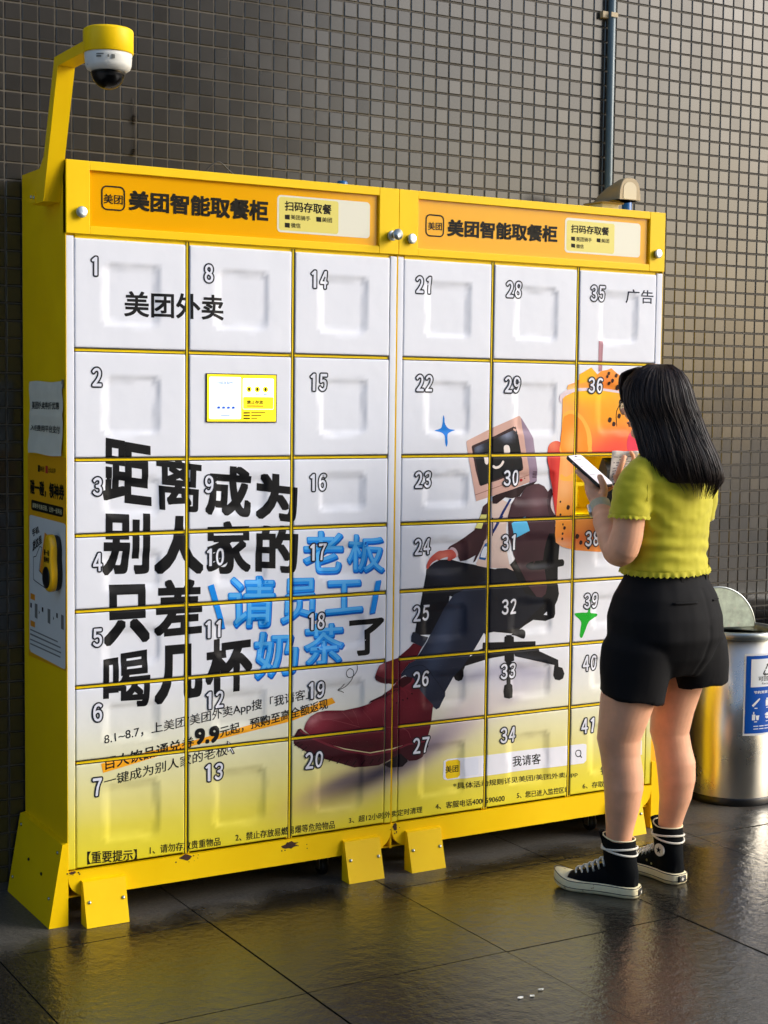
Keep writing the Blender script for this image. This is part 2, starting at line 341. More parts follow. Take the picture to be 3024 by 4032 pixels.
('P','topping',[(1697,1516),(1702,1528),(1727,1535),(1747,1546),(1747,1563),(1796,1587),(1822,1564),(1837,1576),(1863,1580),(1880,1586),(1902,1571),(1925,1559),(1947,1549),(1961,1511),(1830,1503),(1719,1501)],0),
('P','toppiece',[(1747,1562),(1796,1587),(1822,1565),(1803,1547),(1748,1532)],0),
('P','cup',[(1681,1488),(1732,1507),(1830,1513),(1935,1504),(2007,1484),(2002,1351),(1989,1177),(1985,1002),(1942,970),(1845,973),(1745,983),(1689,997),(1664,1012),(1660,1041),(1665,1136),(1672,1251),(1680,1353)],0),
('P','rim',[(1667,1484),(1671,1496),(1693,1510),(1735,1518),(1830,1521),(1917,1512),(1970,1501),(1971,1490),(1917,1504),(1830,1513),(1740,1508),(1698,1498),(1679,1481),(1678,1466),(1669,1474)],0),
('P','orange',[(1681,1420),(1695,1439),(1720,1446),(1755,1432),(1777,1410),(1795,1383),(1804,1352),(1804,1321),(1797,1304),(1680,1305),(1680,1353)],1),
('P','orangein',[(1684,1410),(1698,1429),(1721,1433),(1749,1420),(1768,1400),(1782,1369),(1786,1339),(1782,1304),(1682,1305)],1),
('P','orange',[(1679,1237),(1700,1227),(1730,1240),(1730,1216),(1701,1213),(1677,1219)],1),
('P','blush',[(1953,1338),(1970,1372),(2010,1365),(2012,1303),(1963,1306)],1),
('P','seed',[(1875,1411),(1879,1422),(1889,1421),(1891,1414),(1886,1406),(1879,1406)],1),
('P','seed',[(1893,1398),(1897,1408),(1906,1406),(1908,1400),(1904,1393),(1897,1393)],1),
('P','seed',[(1915,1426),(1919,1435),(1927,1434),(1929,1428),(1925,1420),(1918,1420)],1),
('P','seed',[(1704,1124),(1708,1134),(1716,1132),(1718,1126),(1714,1119),(1707,1119)],1),
('P','seed',[(1675,1145),(1677,1149),(1681,1148),(1682,1146),(1680,1142),(1677,1142)],1),
('P','seed',[(1676,1102),(1678,1107),(1682,1106),(1684,1103),(1681,1099),(1678,1099)],1),
('P','seed',[(1718,1094),(1720,1099),(1725,1098),(1726,1095),(1724,1091),(1720,1091)],1),
('P','seed',[(1689,1070),(1690,1074),(1694,1073),(1695,1070),(1693,1067),(1690,1067)],1),
('P','seed',[(1693,1057),(1696,1064),(1702,1063),(1704,1058),(1700,1053),(1696,1053)],1),
('P','seed',[(1687,1039),(1690,1044),(1694,1043),(1695,1040),(1693,1036),(1689,1036)],1),
('P','seed',[(1686,1022),(1688,1027),(1693,1026),(1694,1023),(1692,1019),(1688,1019)],1),
('P','seed',[(1745,1027),(1749,1037),(1758,1035),(1761,1029),(1756,1021),(1748,1021)],1),
('P','seed',[(1761,1006),(1765,1015),(1773,1013),(1775,1008),(1771,1001),(1765,1001)],1),
('P','seed',[(1794,989),(1798,998),(1806,996),(1808,991),(1803,984),(1797,984)],1),
('P','seed',[(1864,1567),(1867,1574),(1874,1573),(1875,1568),(1872,1563),(1867,1563)],1),
('P','seed',[(1894,1560),(1898,1568),(1905,1567),(1907,1562),(1903,1556),(1897,1556)],1),
('P','seed',[(1880,1543),(1883,1551),(1890,1550),(1892,1545),(1888,1538),(1883,1538)],1),
('P','seed',[(1867,1534),(1870,1541),(1877,1540),(1878,1536),(1875,1530),(1870,1530)],1),
('P','seed',[(1915,1552),(1917,1558),(1923,1558),(1924,1554),(1921,1549),(1917,1549)],1),
('P','seed',[(1902,1520),(1907,1531),(1916,1529),(1919,1523),(1914,1514),(1906,1514)],1),
('P','seed',[(1859,1556),(1861,1563),(1867,1562),(1868,1558),(1865,1553),(1861,1553)],1),
('H','美团智能取餐柜',[(183,2042),(611,2044),(610,1984),(183,1988)],'hink',0.035),
('H','美团',[(110,2027),(165,2027),(165,2001),(110,2001)],'hink',0.012),
('H','扫码存取餐',[(663,2048),(819,2048),(817,2018),(664,2020)],'hink',0.025),
('H','美团骑手',[(683,2010),(747,2009),(748,1995),(683,1996)],'hink',0.012),
('H','美团',[(786,2009),(820,2010),(820,1995),(786,1995)],'hink',0.012),
('H','微信',[(684,1986),(715,1987),(716,1972),(684,1972)],'hink',0.012),
('H','美团智能取餐柜',[(1228,2033),(1650,2040),(1650,1986),(1227,1981)],'hink',0.035),
('H','美团',[(1156,2020),(1207,2021),(1207,1997),(1157,1996)],'hink',0.012),
('H','扫码存取餐',[(1704,2048),(1861,2049),(1860,2021),(1705,2022)],'hink',0.025),
('H','美团骑手',[(1726,2010),(1790,2010),(1790,1996),(1726,1995)],'hink',0.012),
('H','美团',[(1829,2010),(1862,2011),(1862,1997),(1829,1997)],'hink',0.012),
('H','微信',[(1727,1986),(1757,1987),(1757,1973),(1727,1973)],'hink',0.012),
('HP','card',[(639,2063),(950,2064),(948,1957),(640,1958)]),
('HP','cardhalf',[(645,2058),(842,2059),(841,1963),(646,1964)]),
('HP','logo',[(104,2049),(172,2050),(172,1983),(103,1983)]),
('HP','sq',[(664,2008),(680,2009),(680,1995),(664,1995)]),
('HP','sq',[(767,2009),(784,2009),(784,1995),(768,1995)]),
('HP','sq',[(664,1985),(680,1985),(680,1971),(664,1972)]),
('HP','card',[(1681,2063),(1994,2069),(1992,1960),(1680,1957)]),
('HP','cardhalf',[(1687,2058),(1884,2061),(1883,1965),(1688,1963)]),
('HP','logo',[(1147,2043),(1215,2044),(1215,1976),(1147,1976)]),
('HP','sq',[(1705,2009),(1721,2009),(1722,1996),(1706,1997)]),
('HP','sq',[(1810,2010),(1826,2010),(1826,1997),(1810,1998)]),
('HP','sq',[(1706,1987),(1722,1986),(1722,1974),(1706,1975)])]
NUM={1:(83,1829),8:(422,1826),14:(777,1826),15:(777,1523),21:(1144,1827),22:(1149,1526),16:(778,1225),9:(425,1226),2:(88,1527),3:(89,1226),4:(89,1016),10:(444,1015),17:(779,1016),5:(88,805),11:(440,806),18:(777,807),6:(88,594),12:(444,598),19:(778,598),7:(87,383),13:(442,385),20:(773,385),28:(1481,1828),35:(1818,1830),29:(1481,1526),36:(1815,1528),23:(1149,1227),30:(1481,1227),24:(1150,1018),31:(1479,1019),25:(1149,809),32:(1483,810),26:(1151,601),33:(1484,599),27:(1154,390),34:(1487,389),38:(1816,1019),39:(1817,810),40:(1817,600),41:(1816,388)}
SCR=[(416,1542),(637,1540),(637,1405),(416,1405)]
SIDE=[
('T','美团',[(-221,1274),(-183,1274),(-184,1259),(-221,1259)],'ink',0.01),
('T','大众点评',[(-149,1274),(-85,1273),(-85,1259),(-149,1259)],'ink',0.01),
('P','redicon',[(-174,1277),(-153,1277),(-153,1256),(-174,1256)]),
('P','squareicon',[(-241,1276),(-223,1276),(-224,1257),(-241,1257)]),
('T','碰一碰，领神券',[(-313,1232),(-14,1231),(-14,1187),(-314,1188)],'ink',0.035),
('P','pill',[(-296,1173),(-31,1169),(-21,1166),(-25,1145),(-37,1141),(-293,1143),(-304,1147),(-304,1170)]),
('T','解锁手机每日碰，让你一省再省',[(-290,1165),(-33,1163),(-33,1147),(-291,1150)],'pale',0.006),
('P','white',[(-322,1124),(-310,1128),(-16,1125),(-4,1120),(-11,724),(-21,720),(-314,725),(-328,732)]),
('T','手机',[(-300,1086),(-237,1102),(-229,1083),(-292,1065)],'ink',0.03),
('T','放这里',[(-292,1054),(-213,1078),(-206,1055),(-293,1022)],'ink',0.03),
('P','phone',[(-183,1087),(-147,1079),(-188,952),(-231,974)]),
('P','line',[(-320,793),(-73,791),(-73,787),(-320,789)]),
('P','line',[(-320,780),(-48,778),(-48,774),(-320,775)]),
('P','line',[(-321,764),(-45,764),(-45,760),(-321,760)]),
('P','line',[(-321,751),(-51,751),(-51,747),(-321,747)]),
('P','tag',[(-315,899),(-274,898),(-274,881),(-316,882)]),
('P','tag',[(-317,819),(-275,818),(-275,802),(-317,802)]),
('P','ph',[(-276,873),(-251,873),(-252,830),(-276,832)]),
('P','ph',[(-160,872),(-136,872),(-137,830),(-160,832)]),
('P','ph',[(-44,870),(-22,869),(-22,829),(-45,830)]),
('P','dot',[(-317,870),(-303,870),(-304,856),(-318,857)]),
('P','dot',[(-212,870),(-198,870),(-199,856),(-212,857)]),
('P','dot',[(-85,869),(-72,869),(-72,855),(-85,856)]),
('P','dot',[(-240,858),(-230,851),(-241,846),(-238,851)]),
('P','dot',[(-113,857),(-103,850),(-113,845),(-111,850)]),
('T','美团外卖券折优惠',[(-281,1458),(-42,1457),(-43,1437),(-282,1436)],'ink',0.01),
('T','入柜费用平台支付',[(-289,1390),(-34,1393),(-35,1370),(-290,1375)],'ink',0.01)]
HANDP=[[(-285,1007),(-261,1012),(-227,1043),(-209,1042),(-235,973),(-188,961),(-175,928),(-269,939),(-286,942)]]

XC = [(0.0245, .3515), (.3625, .6865), (.6975, 1.0205), (1.0700, 1.3940), (1.4050, 1.7315), (1.7425, 2.0660)]
ZR = [1.9142, 1.6011, 1.3002, 1.0911, .8808, .6688, .4567, .1547]
W2, XJ, ZT, DEP = 2.0938, 1.0466, 2.1105, .378
WALLY = .392

# ------------------------------------------------------------------ ground
def floor_mat():
    m = bpy.data.materials.new('wet_granite'); m.use_nodes = True; t = m.node_tree; p = t.nodes['Principled BSDF']; L = t.links.new
    tc = t.nodes.new('ShaderNodeTexCoord')
    sx = t.nodes.new('ShaderNodeSeparateXYZ'); L(tc.outputs['Object'], sx.inputs[0])
    n1 = t.nodes.new('ShaderNodeTexNoise'); n1.inputs['Scale'].default_value = 110; n1.inputs['Detail'].default_value = 8; n1.inputs['Roughness'].default_value = .75; L(tc.outputs['Object'], n1.inputs['Vector'])
    n2 = t.nodes.new('ShaderNodeTexNoise'); n2.inputs['Scale'].default_value = 2.2; n2.inputs['Detail'].default_value = 6; n2.inputs['Roughness'].default_value = .62; L(tc.outputs['Object'], n2.inputs['Vector'])
    # wet mask: wet in front, drier towards the wall
    ma = t.nodes.new('ShaderNodeMath'); ma.operation = 'MULTIPLY_ADD'; L(sx.outputs['Y'], ma.inputs[0]); ma.inputs[1].default_value = -1.6; ma.inputs[2].default_value = -.32
    mb = t.nodes.new('ShaderNodeMath'); mb.operation = 'MULTIPLY_ADD'; L(n2.outputs[0], mb.inputs[0]); mb.inputs[1].default_value = 1.5; L(ma.outputs[0], mb.inputs[2])
    wet = t.nodes.new('ShaderNodeMapRange'); wet.inputs[1].default_value = .45; wet.inputs[2].default_value = .75; L(mb.outputs[0], wet.inputs[0])
    dry = t.nodes.new('ShaderNodeMix'); dry.data_type = 'RGBA'; dry.inputs[6].default_value = (.030, .028, .025, 1); dry.inputs[7].default_value = (.13, .122, .105, 1); nd = t.nodes.new('ShaderNodeMapRange'); nd.inputs[1].default_value = .35; nd.inputs[2].default_value = .68; L(n1.outputs[0], nd.inputs[0]); L(nd.outputs[0], dry.inputs[0])
    wc = t.nodes.new('ShaderNodeMix'); wc.data_type = 'RGBA'; wc.inputs[6].default_value = (.002, .002, .0017, 1); wc.inputs[7].default_value = (.044, .040, .033, 1); nq = t.nodes.new('ShaderNodeMapRange'); nq.inputs[1].default_value = .38; nq.inputs[2].default_value = .72; L(n1.outputs[0], nq.inputs[0]); L(nq.outputs[0], wc.inputs[0])
    mc = t.nodes.new('ShaderNodeMix'); mc.data_type = 'RGBA'; L(wet.outputs[0], mc.inputs[0]); L(dry.outputs[2], mc.inputs[6]); L(wc.outputs[2], mc.inputs[7])
    L(mc.outputs[2], p.inputs['Base Color'])
    rr = t.nodes.new('ShaderNodeMapRange'); rr.inputs[3].default_value = .5; rr.inputs[4].default_value = .07; L(wet.outputs[0], rr.inputs[0])
    rn = t.nodes.new('ShaderNodeMath'); rn.operation = 'MULTIPLY_ADD'; L(n1.outputs[0], rn.inputs[0]); rn.inputs[1].default_value = .12; L(rr.outputs[0], rn.inputs[2])
    rs = t.nodes.new('ShaderNodeMath'); rs.operation = 'SUBTRACT'; L(rn.outputs[0], rs.inputs[0]); rs.inputs[1].default_value = .06
    L(rs.outputs[0], p.inputs['Roughness']); p.inputs['Specular IOR Level'].default_value = .62
    # leathered stone surface: broad ripples plus fine grain
    def nz(sc_, det, rgh):
        q = t.nodes.new('ShaderNodeTexNoise'); q.inputs['Scale'].default_value = sc_; q.inputs['Detail'].default_value = det; q.inputs['Roughness'].default_value = rgh; L(tc.outputs['Object'], q.inputs['Vector']); return q
    n3 = nz(22, 6, .62); n4 = nz(150, 4, .6)
    b = t.nodes.new('ShaderNodeBump'); b.inputs['Strength'].default_value = .6; b.inputs['Distance'].default_value = .005; L(n3.outputs[0], b.inputs['Height'])
    b2 = t.nodes.new('ShaderNodeBump'); b2.inputs['Strength'].default_value = .45; b2.inputs['Distance'].default_value = .0012; L(n4.outputs[0], b2.inputs['Height']); L(b.outputs[0], b2.inputs['Normal']); L(b2.outputs[0], p.inputs['Normal'])
    return m
FM = floor_mat(); JOINT = mat('dirty_joint', (38, 36, 30), .6, var=.5, vscale=30)
g = MB(); g.add([(-70, -70, -.012), (70, -70, -.012), (70, 14, -.012), (-70, 14, -.012)], [(0, 1, 2, 3)])
tag(g.build('ground', mat('pale_bounce_ground', (176, 172, 164), .8, var=.12, vscale=.6)), kind='structure')  # unseen outer ground, made pale to bounce light onto the locker side
g = MB(); P_ = .603; g.add([(.357-4*P_, -.155-8*P_, -.0055), (.357+10*P_, -.155-8*P_, -.0055), (.357+10*P_, WALLY+.2, -.0055), (.357-4*P_, WALLY+.2, -.0055)], [(0, 1, 2, 3)], 1)
for i in range(-4, 10):
    for j in range(-8, 2):
        x0 = .357+i*P_; y0 = -.155+j*P_; k = .0022
        if y0 > WALLY: continue
        y1 = min(y0+P_, WALLY-.002)
        dz = random.uniform(-.0012, .0012)
        bm = bmesh.new(); q = [bm.verts.new(v) for v in ((x0+k, y0+k, dz), (x0+P_-k, y0+k, dz), (x0+P_-k, y1-k, dz), (x0+k, y1-k, dz))]
        f = bm.faces.new(q); e = bmesh.ops.extrude_face_region(bm, geom=[f]); 
        for v in [v for v in e['geom'] if isinstance(v, bmesh.types.BMVert)]: v.co.z -= .006
        g.frombm(bm)
tag(g.build('floor', [FM, JOINT]), kind='structure')

# ------------------------------------------------------------------ tiled wall
def wall_mat():
    m = mat('glazed_tile', (74, 69, 63), .3); t = m.node_tree; p = t.nodes['Principled BSDF']; L = t.links.new
    tc = t.nodes.new('ShaderNodeTexCoord')
    a = t.nodes.new('ShaderNodeAttribute'); a.attribute_name = 'tone'
    n = t.nodes.new('ShaderNodeTexNoise'); n.inputs['Scale'].default_value = 1.3; n.inputs['Detail'].default_value = 5; L(tc.outputs['Object'], n.inputs['Vector'])
    ad = t.nodes.new('ShaderNodeMath'); ad.operation = 'MULTIPLY_ADD'; L(n.outputs[0], ad.inputs[0]); ad.inputs[1].default_value = .6; L(a.outputs['Fac'], ad.inputs[2])
    mx = t.nodes.new('ShaderNodeMix'); mx.data_type = 'RGBA'; mx.inputs[6].default_value = (.0175, .0165, .015, 1); mx.inputs[7].default_value = (.047, .0435, .039, 1)
    mr = t.nodes.new('ShaderNodeMapRange'); mr.inputs[1].default_value = .2; mr.inputs[2].default_value = 1.2; L(ad.outputs[0], mr.inputs[0]); L(mr.outputs[0], mx.inputs[0]); L(mx.outputs[2], p.inputs['Base Color'])
    p.inputs['Specular IOR Level'].default_value = .85
    n2 = t.nodes.new('ShaderNodeTexNoise'); n2.inputs['Scale'].default_value = 9; n2.inputs['Detail'].default_value = 3; L(tc.outputs['Object'], n2.inputs['Vector'])
    r2 = t.nodes.new('ShaderNodeMapRange'); r2.inputs[3].default_value = .14; r2.inputs[4].default_value = .22; L(n2.outputs[0], r2.inputs[0]); L(r2.outputs[0], p.inputs['Roughness'])
    return m
TM = wall_mat(); GROUT = mat('tile_grout', (86, 81, 72), .85, var=.45, vscale=3)
wl = empty('tiled_wall', (0, WALLY, 0)); tag(wl, 'tall wall of small square dark grey glazed tiles behind the yellow lockers', 'wall')
g = MB(); g.box(-3.0, 7.0, .0, .3, -.004, 4.4); g.build('grout_bed', GROUT, wl)
g = MB(); TP = .0506; tone = []
for i in range(-58, 130):
    for j in range(-49, 38):
        x0 = .3581+i*TP+random.gauss(0, .00025); z0 = 2.4505+j*TP+random.gauss(0, .00025)
        if z0 < -.003: continue
        k = .0021; b = .0022; th = .0027
        tx, tz = random.gauss(0, .00022), random.gauss(0, .00022)
        vs = []
        for ins, dy in ((k, 0), (k+b, -th)):
            for sx_, sz_ in ((0, 0), (1, 0), (1, 1), (0, 1)):
                vs.append((x0+(TP-ins if sx_ else ins), dy+(0 if dy == 0 else tx*(sx_-.5)+tz*(sz_-.5)), z0+(TP-ins if sz_ else ins)))
        g.add(vs, [(4, 5, 6, 7), (0, 1, 5, 4), (1, 2, 6, 5), (2, 3, 7, 6), (3, 0, 4, 7)])
        tone.append(random.random()*.35+.18+(random.choice((-.25, .3)) if random.random() < .05 else 0))
o = g.build('tiles', TM, wl, fix=False)
at = o.data.attributes.new('tone', 'FLOAT', 'FACE'); at.data.foreach_set('value', [t_ for t_ in tone for _ in range(5)])
# unseen plain building behind the camera, added to darken reflections in the left tiles
b_ = MB(); b_.box(-18, 8.6, -17, -14, -.02, 9.0)
for i_ in range(11):
    for j_ in range(3): b_.box(-16.5+i_*2.3, -15.0+i_*2.3, -14.0, -13.94, 1.2+j_*2.6, 2.7+j_*2.6)
tag(b_.build('unseen_opposite_building', mat('grey_render', (96, 92, 86), .8, var=.1, vscale=1)), 'unseen grey building added across the passage to darken the tile reflections', 'building')
# ------------------------------------------------------------------ printing: polygons clipped onto door panels
def clip(poly, ax, val, keep_lo):
    out = []; n = len(poly)
    for i in range(n):
        a = poly[i]; b = poly[(i+1) % n]
        da = (a[ax]-val)*(1 if keep_lo else -1); db = (b[ax]-val)*(1 if keep_lo else -1)
        if da <= 0: out.append(a)
        if (da < 0 < db) or (db < 0 < da):
            t = da/(da-db); out.append((a[0]+(b[0]-a[0])*t, a[1]+(b[1]-a[1])*t))
    return out
def area(p): return .5*sum(p[i][0]*p[(i+1) % len(p)][1]-p[(i+1) % len(p)][0]*p[i][1] for i in range(len(p)))
def split(poly, ax, lines):
    lo = min(p[ax] for p in poly); hi = max(p[ax] for p in poly); out = []; cur = poly
    for l in lines:
        if l <= lo+1e-6: continue
        if l >= hi-1e-6: break
        a = clip(cur, ax, l, True); cur = clip(cur, ax, l, False)
        if len(a) > 2: out.append(a)
        if len(cur) < 3: return out
    out.append(cur); return out
def smoothp(pts, k=4):
    n = len(pts); o = []
    for i in range(n):
        p0, p1, p2, p3 = (Vector(pts[(i+d) % n]) for d in (-1, 0, 1, 2))
        for j in range(k):
            t = j/k; o.append(tuple(.5*((2*p1)+(p2-p0)*t+(2*p0-5*p1+4*p2-p3)*t*t+(3*p1-p0-3*p2+p3)*t**3)))
    return o
def smoothl(pts, k=6):
    o = []; n = len(pts)
    for i in range(n-1):
        p0, p1, p2, p3 = (Vector(pts[max(0, min(n-1, i+d))]) for d in (-1, 0, 1, 2))
        for j in range(k):
            t = j/k; o.append(tuple(.5*((2*p1)+(p2-p0)*t+(2*p0-5*p1+4*p2-p3)*t*t+(3*p1-p0-3*p2+p3)*t**3)))
    o.append(tuple(pts[-1])); return o
def tris(pts):
    t = tessellate_polygon([[Vector((p[0], p[1], 0)) for p in pts]])
    return [[pts[i] for i in q] for q in t]
# -- lettering: outlines of the built-in font
_cache = {}
def glyphs(txt):
    """(fill triangles, outline edges) of a text in its own units"""
    if txt in _cache: return _cache[txt]
    c = bpy.data.curves.new('t', 'FONT'); c.body = txt; c.size = 1; c.resolution_u = 4
    o = bpy.data.objects.new('t', c); COL.objects.link(o); bpy_update()
    dg = bpy.context.evaluated_depsgraph_get(); me = o.evaluated_get(dg).to_mesh()
    V = [(v.co.x, v.co.y) for v in me.vertices]
    tr = []
    from collections import Counter
    ec = Counter()
    for p in me.polygons:
        vi = list(p.vertices)
        for a, b in zip(vi, vi[1:]+vi[:1]): ec[(min(a, b), max(a, b))] += 1
        for k in range(1, len(vi)-1): tr.append([V[vi[0]], V[vi[k]], V[vi[k+1]]])
    ed = [(V[a], V[b]) for (a, b), n in ec.items() if n == 1]
    o.evaluated_get(dg).to_mesh_clear(); bpy.data.objects.remove(o); bpy.data.curves.remove(c)
    xs = [p[0] for t in tr for p in t]; ys = [p[1] for t in tr for p in t]
    r = (tr, ed, (min(xs), max(xs), min(ys), max(ys))); _cache[txt] = r
    return r
def hull_seg(a, b, r, rnd, n=8):
    """outline edge thickened by r: a box swept (sharp) or a capsule (round)"""
    d = (b[0]-a[0], b[1]-a[1]); L = math.hypot(*d)
    if rnd:
        an = math.atan2(d[1], d[0]) if L > 1e-9 else 0; o = []
        for k in range(n//2+1): t = an-math.pi/2+math.pi*k/(n//2); o.append((b[0]+r*math.cos(t), b[1]+r*math.sin(t)))
        for k in range(n//2+1): t = an+math.pi/2+math.pi*k/(n//2); o.append((a[0]+r*math.cos(t), a[1]+r*math.sin(t)))
        return o
    P = [(p[0]+sx*r, p[1]+sy*r) for p in (a, b) for sx in (-1, 1) for sy in (-1, 1)]
    P = sorted(set(P)); lo = []; up = []
    def cr(o, a, b): return (a[0]-o[0])*(b[1]-o[1])-(a[1]-o[1])*(b[0]-o[0])
    for p in P:
        while len(lo) > 1 and cr(lo[-2], lo[-1], p) <= 0: lo.pop()
        lo.append(p)
    for p in reversed(P):
        while len(up) > 1 and cr(up[-2], up[-1], p) <= 0: up.pop()
        up.append(p)
    return lo[:-1]+up[:-1]
def lettering(txt, quad, bold=0.0, rnd=0, grow=0.0):
    """polygons (fill + emboldening) of a text fitted to a quad TL,TR,BR,BL"""
    tr, ed, (x0, x1, y0, y1) = glyphs(txt)
    b = bold; x0 -= b; x1 += b; y0 -= b; y1 += b
    TL, TR, BR, BL = quad
    def mp(p):
        u = (p[0]-x0)/(x1-x0); v = (p[1]-y0)/(y1-y0)
        return tuple((BL[i]*(1-u)+BR[i]*u)*(1-v)+(TL[i]*(1-u)+TR[i]*u)*v for i in (0, 1))
    out = [[mp(p) for p in t] for t in tr]
    if b+grow > 0: out += [[mp(p) for p in hull_seg(a, c, b+grow, rnd)] for a, c in ed]
    return out
def stroke_polys(pts, wd):
    p = smoothl(pts) if len(pts) > 2 else pts
    return [hull_seg(a, b, wd/2, 1) for a, b in zip(p, p[1:])]

def mixc(a, b, t): return tuple(a[i]+(b[i]-a[i])*t for i in range(3))
def S8(*c): return lin(c)
class Shade:
    def __init__(s, base, *bl): s.base = lin(base); s.bl = [(b[0], b[1], b[2], b[3], math.radians(b[4]), lin(b[5]), b[6]) for b in bl]
    def __call__(s, x, z):
        c = s.base
        for cx, cz, rx_, rz_, a, col, st in s.bl:
            dx, dz = x*1000-cx, z*1000-cz; ca, sa = math.cos(a), math.sin(a)
            u, v = (dx*ca+dz*sa)/rx_, (-dx*sa+dz*ca)/rz_; e = u*u+v*v
            if e < 6: c = mixc(c, col, st*math.exp(-e))
        return c
def paper(x, z):
    """the printed backdrop: white fading to yellow at the foot of the sheet, soft tinted patches under boot and chair"""
    zz = z*1000+ (x-1.0)*14
    st = [(140, (240, 222, 34)), (250, (234, 220, 82)), (350, (231, 224, 150)), (440, (231, 229, 190)), (540, (233, 234, 226)), (650, (231, 234, 242)), (2000, (231, 234, 243))]
    if zz <= st[0][0]: c = lin(st[0][1])
    else:
        for (a, ca), (b, cb) in zip(st, st[1:]):
            if a <= zz <= b: c = mixc(lin(ca), lin(cb), (zz-a)/(b-a)); break
        else: c = lin(st[-1][1])
    return BACK(c, x, z)
class Back:
    bl = [(1150, 368, 260, 48, 24, (205, 180, 190), .8), (850, 290, 170, 38, 15, (222, 185, 150), .7), (1000, 318, 190, 36, 17, (40, 38, 62), .97), (880, 305, 110, 24, 14, (92, 84, 104), .75), (1190, 388, 130, 32, 30, (80, 74, 105), .7), (1300, 460, 140, 60, 28, (200, 185, 196), .6), (1620, 590, 60, 60, 0, (231, 234, 243), 0),
          (1463, 600, 170, 36, 0, (176, 174, 200), .75), (1350, 592, 70, 14, 6, (120, 118, 150), .6), (1585, 582, 80, 18, -8, (130, 128, 160), .6), (1530, 555, 120, 50, 0, (196, 194, 214), .7), (1487, 505, 40, 14, 0, (150, 145, 165), .6), (1400, 500, 160, 50, 0, (222, 212, 214), .5)]
    bl = [(b[0], b[1], b[2], b[3], math.radians(b[4]), lin(b[5]), b[6]) for b in bl]
    def __call__(s, c, x, z):
        for cx, cz, rx_, rz_, a, col, st in s.bl:
            dx, dz = x*1000-cx, z*1000-cz
            if abs(dx) > 600 or abs(dz) > 300: continue
            ca, sa = math.cos(a), math.sin(a)
            u, v = (dx*ca+dz*sa)/rx_, (-dx*sa+dz*ca)/rz_; e = u*u+v*v
            if e < 6: c = mixc(c, col, st*math.exp(-e))
        return c
BACK = Back()
BK = (22, 24, 30); RED = (96, 22, 36)
